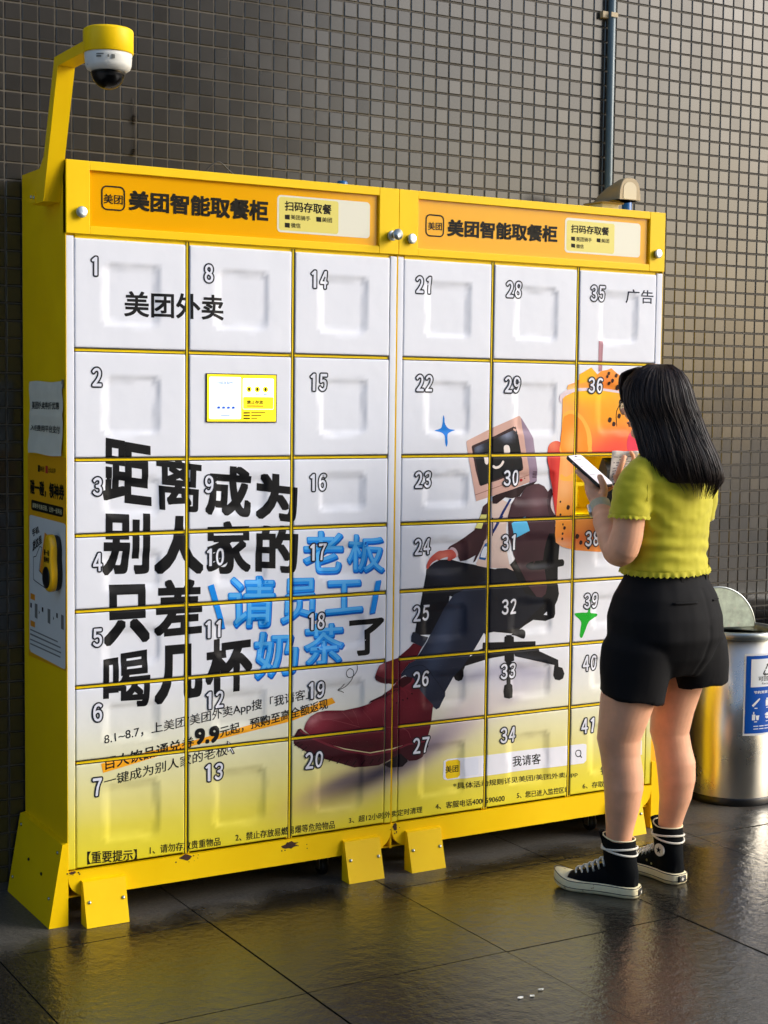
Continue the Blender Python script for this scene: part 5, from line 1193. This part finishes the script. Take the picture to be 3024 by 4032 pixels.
# right hand pinching the receipt
body.tube(smoothl([(-.098, .232, 1.215), (-.112, .228, 1.236), (-.118, .226, 1.254)], 4), [(.024, .020), (.025, .021), (.026, .021), (.027, .020), (.027, .019), (.026, .018), (.026, .017), (.025, .016), (.023, .014)], 14)
finger([(-.126, .208, 1.246), (-.122, .196, 1.270), (-.112, .200, 1.296), (-.107, .212, 1.309)], .0110, .0080)
finger([(-.100, .236, 1.258), (-.082, .240, 1.284), (-.076, .238, 1.306), (-.088, .232, 1.322)], .0095, .0072)
finger([(-.098, .244, 1.252), (-.078, .252, 1.272), (-.072, .250, 1.294), (-.082, .242, 1.304)], .0095, .0072)
finger([(-.098, .250, 1.244), (-.080, .262, 1.258), (-.074, .262, 1.274), (-.084, .252, 1.284)], .0090, .0070)
finger([(-.100, .252, 1.236), (-.084, .266, 1.244), (-.080, .268, 1.256), (-.088, .258, 1.264)], .0085, .0065)
me = remeshed(body, .0042, 3)
person = meshobj('person', me, SKIN); person.location = (PX, PY, 0); person.rotation_euler = (0, 0, PYAW)
tag(person, 'woman with long dark hair, cropped yellow-green top and black shorts, looking at her phone', 'person')
# face details
EYEW, EYEB, LIP, BROW = mat('eye_white', (225, 222, 216), .2), mat('iris_dark', (30, 20, 16), .1), mat('lip', (176, 92, 84), .4), mat('brow', (26, 20, 18), .7)
for s_ in (1, -1):
    b = MB(); bm = bmesh.new(); bmesh.ops.create_uvsphere(bm, u_segments=14, v_segments=10, radius=1)
    for v in bm.verts: v.co = hp_(s_*.030+v.co.x*.0125, .0735+v.co.y*.008, .002+v.co.z*.0062)
    b.frombm(bm, 0, True); bm = bmesh.new(); bmesh.ops.create_uvsphere(bm, u_segments=12, v_segments=8, radius=1)
    for v in bm.verts: v.co = hp_(s_*.030+v.co.x*.0052, .0795+v.co.y*.003, .001+v.co.z*.0054)
    b.frombm(bm, 1, True); b.build('eye', [EYEW, EYEB], person)
    b = MB(); b.tube([hp_(s_*.014, .083, .020), hp_(s_*.030, .082, .025), hp_(s_*.047, .070, .021)], [.0022, .0026, .001], 8); b.build('eyebrow', BROW, person)
b = MB(); b.tube([hp_(-.019, .086, -.057), hp_(-.008, .0925, -.0545), hp_(0, .0925, -.0555), hp_(.008, .0925, -.0545), hp_(.019, .086, -.057)], [.001, .0036, .0036, .0036, .001], 8); b.tube([hp_(-.015, .088, -.0605), hp_(0, .0925, -.0625), hp_(.015, .088, -.0605)], [.001, .0042, .001], 8); b.build('lips', LIP, person)
# glasses
g = MB()
for s_ in (1, -1):
    pts = [hp_(s_*(.032+.024*math.cos(2*math.pi*k/28)), .094-.006*abs(math.cos(2*math.pi*k/28)), -.006+.023*math.sin(2*math.pi*k/28)) for k in range(29)]
    g.tube(pts, .0011, 6); g.tube([hp_(s_*.056, .088, .002), hp_(s_*.074, .05, .006), hp_(s_*.079, -.01, .006)], .001, 6)
g.tube([hp_(-.008, .096, -.002), hp_(0, .099, .001), hp_(.008, .096, -.002)], .001, 6)
gl = g.build('glasses', mat('gold_wire', (206, 170, 90), .2, 1.0), person)
LENS = bpy.data.materials.new('lens_glass'); LENS.use_nodes = True; q = LENS.node_tree.nodes['Principled BSDF']; q.inputs['Transmission Weight'].default_value = 1; q.inputs['Roughness'].default_value = .02; q.inputs['IOR'].default_value = 1.1
for s_ in (1, -1):
    g = MB(); g.add([hp_(s_*(.032+.023*math.cos(2*math.pi*k/24)), .0935-.006*abs(math.cos(2*math.pi*k/24)), -.006+.022*math.sin(2*math.pi*k/24)) for k in range(24)], [list(range(24))], 0, True); g.build('lens', LENS, gl)
# ------------------------------------------------------------------ hair: a cap-and-fall volume plus many separate locks
HS = [(-.040, .010, 1.588, .030, .034), (-.043, .012, 1.574, .060, .064), (-.046, .014, 1.548, .083, .088), (-.047, .014, 1.515, .097, .104), (-.045, .010, 1.48, .102, .110), (-.036, -.004, 1.45, .102, .100), (-.022, -.018, 1.42, .098, .084), (-.012, -.034, 1.385, .099, .078), (-.001, -.050, 1.35, .102, .074), (.010, -.064, 1.315, .106, .070), (.020, -.076, 1.28, .108, .062), (.030, -.084, 1.25, .102, .054), (.046, -.086, 1.222, .076, .040)]
def hs_at(z):
    for u, v in zip(HS, HS[1:]):
        if v[2] <= z <= u[2]:
            t = (u[2]-z)/(u[2]-v[2]); return [u[i]+(v[i]-u[i])*t for i in range(5)]
    return list(HS[-1]) if z < HS[-1][2] else list(HS[0])
hb = MB(); base = []
for a, b_, z, ra, rb in [hs_at(1.588-.0105*k) for k in range(34)]: base.append((a, b_, z, ra*.955, rb*.95, 0))
hb.ring_tube(rings_from(base, 36))
# the face opening: cut the volume back where the face looks out (left and into the picture)
def face_side(a, b_, z):
    d = Vector((a, b_, z))-HC; return d.dot(HF)
for i, v in enumerate(hb.v):
    d = Vector(v)-HC
    f_, u_ = d.dot(HF), d.dot(HU)
    if u_ < .052 and f_ > .040: 
        q = Vector(v)-HF*(f_-.040); hb.v[i] = tuple(q)
hm = remeshed(hb, .007, 2)
hv = [v.co.copy() for v in hm.vertices]; hr = MB()
hr.add(hv, [list(p.vertices) for p in hm.polygons], 0, True); bpy.data.meshes.remove(hm)
rs = random.Random(11)
part = Vector((-.046, .018, 1.592))
def lock(th, zend, off, rad, wob):
    pts = [];  n = 15; ph = rs.uniform(0, 6.28); zt = 1.586
    for k in range(n):
        u = k/(n-1); z = zt+(zend-zt)*(u**1.05); a, b_, z_, ra, rb = hs_at(z)
        tt = th+wob*math.sin(ph+u*4)*.5*u; sw = 1+.02*u
        e = off*(.3+.7*min(1, u*3))
        if z < 1.25: sh_ = (1.25-z)*.35
        else: sh_ = 0
        x = a+(ra*sw-sh_+e)*math.cos(tt); y = b_+(rb+e-sh_)*math.sin(tt)
        p = Vector((x, y, z))
        d = p-HC; f_, u_ = d.dot(HF), d.dot(HU)
        if f_ > .046 and u_ < .045: p -= HF*(f_-.046)*(.9)
        pts.append(p)
    rd = [rad*(.6+.4*min(1, i/3))*(1 if i < n-4 else (n-1-i+.35)/4.2) for i in range(n)]
    hr.tube(pts, [(r_, r_*.7) for r_ in rd], 5)
def zend_at(th):
    a = math.cos(th)       # right side and back reach lowest
    return 1.285-.048*a-.020*math.cos((th+1.1)*1.0)
for k in range(1150):
    th = rs.uniform(-math.pi, math.pi)
    fs = math.cos(th)*HF.x+math.sin(th)*HF.y
    if fs > .80: continue
    z_ = (1.325-.050*(math.cos(th)+1)-.046*max(0, -math.sin(th+.25)))+rs.choice((0, 0, .02, -.012))+rs.uniform(-.022, .022)
    lock(th, max(1.196, z_), rs.uniform(-.002, .007), rs.uniform(.0010, .0034), rs.uniform(.02, .16))
for k in range(46):          # the fringe over the forehead
    r_ = -.066+.132*k/45; j = rs.uniform(-.006, .006); top = hp_(r_*.35, .025, .101)
    hr.tube(smoothl([top, hp_(r_*.75, .066, .090), hp_(r_*1.0, .094-abs(r_)*.35, .062), hp_(r_*1.06+j, .098-abs(r_)*.45, .030+abs(r_)*.10-.5*abs(r_)*abs(r_)), hp_(r_*1.08+j, .096-abs(r_)*.45, .020+j-abs(r_)*.25)], 3), [(.0042, .003)]*12+[(.0008, .0008)], 5)
for k in range(60):          # stray fine hairs
    th = rs.uniform(-2.9, .6); lock(th, 1.21+rs.uniform(0, .08), rs.uniform(.005, .012), .0011, .3)
for q in ([(-.13, .02, 1.50), (-.160, .035, 1.45), (-.158, .04, 1.40)], [(-.09, -.03, 1.36), (-.092, -.085, 1.30), (-.085, -.118, 1.262)], [(-.08, -.05, 1.36), (-.07, -.10, 1.29), (-.060, -.124, 1.235)]): hr.tube(smoothl(q, 5), [.0012]*10+[.0005], 5)
hr.build('hair', HAIR, person)
# ------------------------------------------------------------------ cropped top with ruffled hems
tp = MB(); g_ = .0075
ts = [(-.007, .02, .975, .151, .119, TY), (-.008, .02, 1.02, .144, .112, TY), (-.007, .018, 1.10, .153, .114, TY), (-.004, .015, 1.18, .164, .116, TY), (-.005, .012, 1.25, .168, .108, TY), (-.008, .012, 1.293, .147, .089, TY), (-.011, .014, 1.320, .100, .072, TY), (-.016, .016, 1.332, .072, .062, TY)]
tp.ring_tube(rings_from(dense(ts), 36))
tp.tube(smoothl([(-.085, -.062, 1.270), (-.106, -.084, 1.262), (-.128, -.102, 1.215), (-.137, -.110, 1.165), (-.139, -.111, 1.145)], 4), [.0485]*5+[.0535]*3+[.0565]*3+[.0575]*3+[.0585]*3, 26)
tp.tube(smoothl([(.085, .082, 1.270), (.110, .114, 1.255), (.117, .140, 1.20), (.116, .160, 1.15), (.112, .170, 1.13)], 4), [.050]*5+[.052]*3+[.053]*3+[.053]*3+[.053]*3, 26)
tm = remeshed(tp, .0055, 2)
fold_dir = [(Vector((-.6, .2, 1)).normalized(), 46), (Vector((.5, -.2, 1)).normalized(), 60)]
tm.update()
for v in tm.vertices:
    x, y, z = v.co; nn = v.normal
    d = .0035*noise.noise((x*14, y*14, z*26))+.0022*noise.noise((x*30+3, y*30, z*60))
    wst = max(0, 1-abs(z-1.045)/.075); arm = max(0, 1-(Vector((x+.095, y+.06, z-1.17)).length)/.12)
    d += wst*.0030*math.sin(z*150+5*noise.noise((x*6, y*6, 1))+x*20)+arm*.005*math.sin((x*.7-y*.4+z)*120+4*noise.noise((x*9, y*9, z*9)))
    v.co += nn*d
topo = meshobj('cropped_top', tm, TOP, person)
def ruffle(ring, h_, amp, waves, mb, inset=.0):
    n = len(ring); c = sum((Vector(p) for p in ring), Vector())/n; rows = []
    for j in range(4):
        u = j/3; row = []
        for k, p in enumerate(ring):
            p = Vector(p); d = p-c; d.z = 0; d = d.normalized()
            o_ = amp*u*math.sin(waves*2*math.pi*k/n+1.3*math.sin(5*2*math.pi*k/n))+.003*u
            row.append(p+d*o_+Vector((0, 0, -h_*u+.003*u*math.sin(waves*1.5*2*math.pi*k/n))))
        rows.append(row)
    for sgn in (0, -.0012):
        vs = [q+Vector((0, 0, sgn)) for r in rows for q in r]; mb.add(vs, [(i*n+j, i*n+(j+1) % n, (i+1)*n+(j+1) % n, (i+1)*n+j) for i in range(3) for j in range(n)], 0, True)
rf = MB()
hem = rings_from([(-.007, .02, .986, .1525, .1205, TY)], 160)[0]
hem = [(x, y, z+.005*math.sin(2*math.pi*k/160+1.0)) for k, (x, y, z) in enumerate(hem)]
ruffle(hem, .014, .0036, 34, rf)
def circ(c, ax, r, n):
    ax = Vector(ax).normalized(); u = ax.orthogonal().normalized(); v = ax.cross(u); return [Vector(c)+u*r*math.cos(2*math.pi*k/n)+v*r*math.sin(2*math.pi*k/n) for k in range(n)]
ruffle(circ((-.139, -.111, 1.150), (.03, .02, 1), .0575, 90), .010, .0026, 17, rf); ruffle(circ((.112, .170, 1.135), (.03, -.2, 1), .0525, 90), .010, .0026, 16, rf)
rf.build('ruffled_hem', TOP, topo, False)
b = MB(); b.tube(smoothl([(-.062, -.072, 1.312), (-.082, -.108, 1.285), (-.092, -.140, 1.24), (-.094, -.150, 1.19)], 6), .0016, 6); b.build('shoulder_seam', TOP, topo)
# ------------------------------------------------------------------ shorts
sh = MB()
ws = [(-.006, .02, .972, .141, .109, TY), (-.005, .02, .95, .146, .115, TY), (-.005, .02, .90, .180, .142, TY), (-.004, .02, .84, .200, .158, TY), (-.001, .02, .78, .202, .160, TY), (.005, .02, .72, .160, .134, TY), (.006, .02, .665, .110, .095, TY)]
sh.ring_tube(rings_from(dense(ws), 40))
def tilt(rg, k): return [(x, y, z+k*(x-c_)) for x, y, z in rg for c_ in [sum(q[0] for q in rg)/len(rg)]]
lg = rings_from(dense([(-.060, -.030, .88, .060, .070, 20), (-.074, -.040, .82, .090, .096, 20), (-.092, -.050, .75, .110, .112, 15), (-.106, -.056, .68, .104, .106, 8), (-.1125, -.058, .62, .0955, .102, 4), (-.114, -.058, .600, .0955, .102, 2)]), 32)
sh.ring_tube([tilt(r, -.16*i/(len(lg)-1)) for i, r in enumerate(lg)])
rg_ = rings_from(dense([(.064, .060, .88, .060, .070, 20), (.076, .068, .82, .090, .100, 20), (.090, .078, .75, .104, .110, 12), (.099, .084, .68, .104, .108, 4), (.1045, .088, .63, .100, .106, 0), (.105, .088, .618, .100, .106, 0)]), 32)
sh.ring_tube([tilt(r, .12*i/(len(rg_)-1)) for i, r in enumerate(rg_)])
sm = remeshed(sh, .0058, 9); sm.update()
for v in sm.vertices:
    x, y, z = v.co
    d = .003*noise.noise((x*9, y*9, z*9))+.0018*noise.noise((x*24, y*24, z*10))
    low = max(0, (.80-z)/.2); d += .004*low*math.sin(math.atan2(y-.02, x)*7+3*noise.noise((x*5, y*5, z*3)))
    # seat seam
    sx_ = (x*math.cos(R(TY))+(y-.02)*math.sin(R(TY)))
    back = -(-x*math.sin(R(TY))+(y-.02)*math.cos(R(TY)))
    if z > 2: pass
    if back > 0: d -= .0045*math.exp(-(sx_/.009)**2)*(1 if z < .93 else .2)*(.35 if z > .82 else .8)
    v.co += v.normal*d
so_ = meshobj('shorts', sm, SHORT, person)
b = MB()
for k in range(5):
    A = R(-115+k*48); c_, s_ = math.cos(A), math.sin(A); c2, s2 = math.cos(R(TY)), math.sin(R(TY))
    rg = [(.1435, .1115), (.1465, .1145)]
    def pt(th, ex, z): u, v = (.1425+ex)*math.cos(th), (.1115+ex)*math.sin(th); return (-.006+u*c2-v*s2, .02+u*s2+v*c2, z)
    b.add([pt(A-.035, .001, .940), pt(A+.035, .001, .940), pt(A+.035, .001, .966), pt(A-.035, .001, .966), pt(A-.035, .005, .940), pt(A+.035, .005, .940), pt(A+.035, .005, .966), pt(A-.035, .005, .966)], [(4, 5, 6, 7), (0, 4, 7, 3), (1, 2, 6, 5), (0, 1, 5, 4), (3, 7, 6, 2)])
b.build('belt_loops', SHORT, so_)
def surf(th, z, ex):
    for u, v in zip(ws, ws[1:]):
        if v[2] <= z <= u[2]:
            t_ = (u[2]-z)/(u[2]-v[2]); ru, rv = u[3]+(v[3]-u[3])*t_+ex, u[4]+(v[4]-u[4])*t_+ex; a0 = u[0]+(v[0]-u[0])*t_
            c2, s2 = math.cos(R(TY)), math.sin(R(TY)); return (a0+ru*math.cos(th)*c2-rv*math.sin(th)*s2, .02+ru*math.cos(th)*s2+rv*math.sin(th)*c2, z)
for t0, t1 in ((R(-130), R(-103)), (R(-78), R(-62))):
    b = MB(); b.tube([surf(t0+(t1-t0)*k/8, .893+.0*k, .002) for k in range(9)], .0032, 8); b.build('welt_pocket', SHORT, so_)
# ------------------------------------------------------------------ high-top sneakers
def sneaker(heel, toe, side):
    heel, toe = Vector((*heel, 0)), Vector((*toe, 0)); ln = (toe-heel).length; fx = (toe-heel).normalized(); fy = Vector((-fx.y, fx.x, 0))
    def P3(x, y, z): return heel+fx*x+fy*y+Vector((0, 0, z))
    S = ln/.26
    def hw(x):
        pts = [(0, .012), (.008, .026), (.03, .034), (.08, .033), (.12, .035), (.17, .0455), (.20, .0455), (.225, .040), (.245, .028), (.255, .014), (.26, .002)]
        for (a, w0), (b_, w1) in zip(pts, pts[1:]):
            if a <= x <= b_: t_ = (x-a)/(b_-a); return w0+(w1-w0)*t_
        return .002
    def outline(ex, n=26):
        xs = [.26*(.5-.5*math.cos(math.pi*k/n)) for k in range(n+1)]
        o = [(x, hw(x)+ex*(1 if 0 < x < .26 else .3)) for x in xs]; o2 = [(x, -hw(x)-ex) for x in reversed(xs[1:-1])]
        q = o+o2; return [((x+(ex*.9*(1 if x > .25 else (-1 if x < .01 else 0))))*S, y) for x, y in q]
    def up(x): return .012*max(0, (x/S-.20)/.06)**2
    root = None
    # upper
    u = MB(); rings = []
    for x, hgt in ((.006, .075), (.03, .085), (.06, .092), (.09, .096), (.12, .086), (.15, .070), (.18, .057), (.21, .047), (.235, .039), (.252, .030)):
        w_ = hw(x)*.95; rg = []
        for k in range(20):
            t = 2*math.pi*k/20; cy, sz = math.cos(t), math.sin(t)
            rg.append(P3(x*S, w_*math.copysign(abs(cy)**.7, cy)*(1 if sz < .2 else (1-.35*sz)), .012+up(x*S)+(hgt-.012)*(.5+.5*math.copysign(abs(sz)**.75, sz))))
        rings.append(rg)
    u.ring_tube(rings)
    sp = []
    for z, cx, rx_, ry_ in ((.03, .052, .050, .033), (.07, .054, .053, .035), (.10, .058, .051, .0385), (.13, .0615, .050, .042), (.155, .063, .050, .044), (.168, .0635, .050, .0445)):
        rg = []
        for k in range(24):
            t = 2*math.pi*k/24; front = max(0, math.cos(t))
            rg.append(P3((cx+rx_*math.cos(t))*S, ry_*math.sin(t), z+(.010*front if z > .15 else 0)))
        sp.append(rg)
    u.ring_tube(sp)
    um = remeshed(u, .0038, 4); upo = meshobj('sneaker', um, CANV, person); upo['label'] = 'black canvas high-top sneaker with a cream rubber sole'
    # sole with foxing and stripes
    s_ = MB(); lay = [(.0, -.001), (.004, .004), (.012, .0048), (.024, .0048), (.031, .0042), (.034, .001)]
    s_.ring_tube([[P3(x, y, z*(1 if x < .2*S else 1+.35*((x/S-.2)/.06))+(up(x) if z < .03 else up(x)*.6)) for x, y in outline(ex)] for z, ex in lay]); sole = s_.build('sole', RUB, upo)
    for z in (.0115, .0315):
        st = MB(); q = [P3(x, y, z*(1 if x < .2*S else 1+.35*((x/S-.2)/.06))+up(x)*.9) for x, y in outline(.0052 if z < .02 else .0044)]; st.tube(q+[q[0]], .0012, 6, cap=False); st.build('stripe', BLACKP, sole)
    t_ = MB(); rings = []
    for x, hgt in ((.212, .0480), (.225, .0445), (.240, .0390), (.252, .0320), (.259, .022)):
        w_ = hw(x)*.99+.001; rings.append([P3(x*S, w_*math.copysign(abs(math.cos(t))**.7, math.cos(t))*(1 if math.sin(t) < .2 else 1-.3*math.sin(t)), .012+up(x*S)+(hgt-.012)*(.5+.5*math.copysign(abs(math.sin(t))**.75, math.sin(t)))) for t in [2*math.pi*k/20 for k in range(20)]])
    t_.ring_tube(rings); t_.build('toe_cap', RUB, upo)
    b_ = MB(); b_.tube([P3(.2105*S, hw(.21)*.96*math.cos(t), .013+.0355*math.sin(t)**.8) for t in [math.pi*k/14 for k in range(15)]], .0016, 6); b_.build('toe_piping', BLACKP, upo)
    # heel plate with a star
    hp2 = MB(); hp2.tube([P3(-.0055*S+.004*abs(y_)*20*.02, y_, .018) for y_ in (-.016, -.008, 0, .008, .016)], [(.0105, .0016)]*5, 8); hpo = hp2.build('heel_plate', BLACKP, upo)
    def star(c, ux, uz, r, nrm, mb):
        pts = [(r*(1 if k % 2 == 0 else .42)*math.sin(math.pi*k/5), r*(1 if k % 2 == 0 else .42)*math.cos(math.pi*k/5)) for k in range(10)]
        for t in tris(pts): mb.add([c+ux*x+uz*z+nrm*.0006 for x, z in t], [(0, 1, 2)])
    m2 = MB(); star(P3(-.0085, 0, .018), -fy, Vector((0, 0, 1)), .0075, -fx, m2); m2.build('star', LACE, hpo)
    # laces: five crossings up the instep, then twice round the ankle
    l = MB(); eye = MB()
    top = [(.196, .054), (.178, .062), (.160, .071), (.143, .080), (.126, .090), (.110, .101), (.096, .114), (.090, .128)]
    for i, (x, z) in enumerate(top):
        w_ = .0175+.001*i; xe, ze = x-.012, z-.012+up(x)
        for sd_ in (1, -1):
            eye.lathe([(.0026, -.0008), (.0042, 0), (.0026, .0008)], P3(xe*S, sd_*(w_+.006), ze), 10, axis='y')
        nx, nz = top[min(i+1, len(top)-1)]
        l.tube(smoothl([P3((x-.010)*S, w_+.005, z-.008), P3((x-.002)*S, .006, z+.006), P3((nx+.002)*S, -.006, nz+.004), P3((nx-.010)*S, -w_-.006, nz-.008)], 3), (.0032, .0016)[0], 7)
        l.tube(smoothl([P3((x-.010)*S, -w_-.005, z-.008), P3((x-.002)*S, -.006, z+.007), P3((nx+.002)*S, .006, nz+.005), P3((nx-.010)*S, w_+.006, nz-.008)], 3), .0032, 7)
    for z, dz, sk in ((.136, .010, .0), (.143, -.006, .4)):
        l.tube([P3((.0615+.0535*math.cos(t))*S, .0460*math.sin(t), z+dz*math.cos(t+sk)) for t in [2*math.pi*k/30 for k in range(31)]], .0033, 7)
    l.build('laces', LACE, upo); eye.build('eyelets', CHROME, upo)
    tg = MB(); tg.ring_tube([[P3((.106+dx*.5)*S+.004*k, y_, .150+.012*k+dz) for dx, y_, dz in ((0, -.024, 0), (.008, -.014, .002), (.010, 0, .003), (.008, .014, .002), (0, .024, 0), (-.004, .014, 0), (-.004, 0, 0), (-.004, -.014, 0))] for k in range(4)]); tg.build('tongue', CANV, upo)
    ln_ = MB()
    ln_.tube([P3((.0635+.0480*math.cos(t))*S, .0430*math.sin(t), .1715+.010*max(0, math.cos(t))) for t in [2*math.pi*k/30 for k in range(31)]], .0022, 6); ln_.build('collar_trim', RUB, upo)
    if side:
        # round ankle patch with a star, on the inner side
        pc = P3(.056*S, .0425*side, .100); nz_ = fy*side; ux = -fx*side
        k_ = MB(); k_.add([pc+nz_*.0006+ux*.0195*math.cos(2*math.pi*k/28)+Vector((0, 0, .0195*math.sin(2*math.pi*k/28))) for k in range(28)]+[pc-nz_*.006+ux*.0195*math.cos(2*math.pi*k/28)+Vector((0, 0, .0195*math.sin(2*math.pi*k/28))) for k in range(28)], [list(range(28))]+[(k, k+28, (k+1) % 28+28, (k+1) % 28) for k in range(28)]); po = k_.build('ankle_patch', LACE, upo)
        m3 = MB(); star(pc+nz_*.0008, ux, Vector((0, 0, 1)), .0115, nz_, m3); m3.build('star', CANV, po)
        for ex_, ez_ in ((.118, .052), (.098, .046)):
            e2 = MB(); c_ = P3(ex_*S, (hw(ex_)*.95+.001)*side, ez_); e2.add([c_+ux*.004*math.cos(2*math.pi*k/12)+Vector((0, 0, .004*math.sin(2*math.pi*k/12)))+nz_*.001 for k in range(12)], [list(range(12))]); e2.build('vent_eyelet', CHROME, upo)
sneaker((-.079, -.071), (-.312, .050), 0)
sneaker((.072, .060), (-.068, .270), 1)
# ------------------------------------------------------------------ watch
wa = Vector((-.2005, .046, 1.157)); wd_ = (Vector((-.207, .066, 1.182))-Vector((-.196, .020, 1.135))).normalized(); wu = wd_.orthogonal().normalized(); wv = wd_.cross(wu)
b = MB(); rgs = []
for k in range(36):
    t = 2*math.pi*k/36; d_ = wu*math.cos(t)+wv*math.sin(t); r_ = .0290
    rgs.append([wa+d_*(r_+e)+wd_*h_ for e, h_ in ((0, -.0165), (.0030, -.0155), (.0030, .0155), (0, .0165))])
b.ring_tube(rgs, 0, False, False, closed=True); wo = b.build('watch', mat('woven_strap', (188, 180, 150), .6, var=.1, vscale=150, bump=.4, bscale=500), person)
d_ = Vector((-1.0, .25, -.15)); d_ = (d_-wd_*d_.dot(wd_)).normalized(); e_ = wd_.cross(d_).normalized()
b = MB(); rg = []
for q, sc_ in ((.026, .9), (.029, 1.0), (.036, 1.0), (.0385, .85)):
    rg.append([wa+d_*q+wd_*.0185*sc_*math.copysign(abs(math.cos(t))**.5, math.cos(t))+e_*.0155*sc_*math.copysign(abs(math.sin(t))**.5, math.sin(t)) for t in [2*math.pi*k/28 for k in range(28)]])
b.ring_tube(rg); b.build('watch_case', STEEL, wo)
b = MB(); b.add([wa+d_*.0388+wd_*.0145*math.copysign(abs(math.cos(t))**.5, math.cos(t))+e_*.012*math.copysign(abs(math.sin(t))**.5, math.sin(t)) for t in [2*math.pi*k/28 for k in range(28)]], [list(range(28))]); b.build('watch_face', BLACKP, wo)
# ------------------------------------------------------------------ phone and receipt: held, so things of their own
def toW(p): c, s_ = math.cos(PYAW), math.sin(PYAW); return Vector((PX+p[0]*c-p[1]*s_, PY+p[0]*s_+p[1]*c, p[2]))
lng = Vector((.092, -.080, -.085)).normalized(); sht = Vector((.044, .055, .005)); sht = (sht-lng*sht.dot(lng)).normalized(); nrm = lng.cross(sht).normalized()
pc = Vector((-.226, .120, 1.264))
ph = empty('phone', toW(pc)); ph.rotation_euler = (0, 0, PYAW); tag(ph, 'phone in a black case held in her left hand, screen up', 'phone')
def slab(mb, l_, s_, rr, h0, h1, mi=0, bev=.0015):
    def rect_(d):
        o = []
        for qx, qy, a0 in ((l_-rr, s_-rr, 0), (-l_+rr, s_-rr, 90), (-l_+rr, -s_+rr, 180), (l_-rr, -s_+rr, 270)):
            for j in range(6): an = R(a0+j*18); o.append((qx+(rr-d)*math.cos(an), qy+(rr-d)*math.sin(an)))
        return o
    mb.ring_tube([[lng*x+sht*y+nrm*h for x, y in rect_(d)] for d, h in ((bev, h0), (0, h0+bev), (0, h1-bev), (bev, h1))], mi, True, False)
b = MB(); slab(b, .077, .0385, .012, -.0055, .0045); b.build('case', BLACKP, ph)
SCRM = emit('phone_screen', (232, 226, 232), .35)
b = MB(); slab(b, .0735, .0350, .010, .0044, .0049, 0, .0001); b.build('screen', SCRM, ph)
b = MB()
for x0_, x1_, y0_, y1_ in ((-.052, -.049, -.03, .012), (-.02, -.018, -.03, .020), (.0, .002, -.03, .006), (.022, .024, -.03, .016)): b.add([lng*x+sht*y+nrm*.0051 for x, y in ((x0_, y0_), (x1_, y0_), (x1_, y1_), (x0_, y1_))], [(0, 1, 2, 3)])
b.tube([lng*-.066+sht*-.006+nrm*.0051, lng*-.066+sht*.006+nrm*.0051], .0022, 8); b.build('screen_lines', mat('screen_grey', (150, 146, 158), .3), ph)
b = MB(); b.tube([lng*-.045-sht*.0388, lng*-.035-sht*.0388], .0014, 8); b.build('side_button', CHROME, ph)
rc = MB(); NU, NV = 12, 14
A0, A1, A2, A3 = Vector((-.143, .232, 1.322)), Vector((-.056, .240, 1.322)), Vector((-.088, .228, 1.238)), Vector((-.152, .218, 1.218))
def rpt(u, v, o=0):
    p = (A0*(1-u)+A1*u)*(1-v)+(A3*(1-u)+A2*u)*v
    return p+Vector((0, -1, .3)).normalized()*(o+.004*noise.noise((u*4, v*4, 3))+.0025*math.sin(u*9+v*5)+.004*math.exp(-((v-.06)/.05)**2))
for i in range(NU+1):
    for j in range(NV+1): rc.v.append(tuple(toW(rpt(i/NU, j/NV))))
for i in range(NU):
    for j in range(NV): k = i*(NV+1)+j; rc.f.append([k, k+1, k+NV+2, k+NV+1]); rc.mi.append(0); rc.sm.append(True)
ro = rc.build('receipt', mat('thermal_paper', (226, 226, 222), .5, bump=.3, bscale=60), fix=False); tag(ro, 'crumpled white printed receipt held up in her right hand', 'receipt')
b = MB(); rs = random.Random(3)
for row in range(9):
    v0 = .18+row*.085; u0 = .10
    while u0 < .80:
        du = rs.uniform(.02, .06)
        if rs.random() < .72: b.add([toW(rpt(u, v, .0012)) for u, v in ((u0, v0), (u0+du, v0), (u0+du, v0+.026), (u0, v0+.026))], [(0, 1, 2, 3)])
        u0 += du+.012
b.build('print', mat('thermal_ink', (96, 94, 98), .6), ro, False)
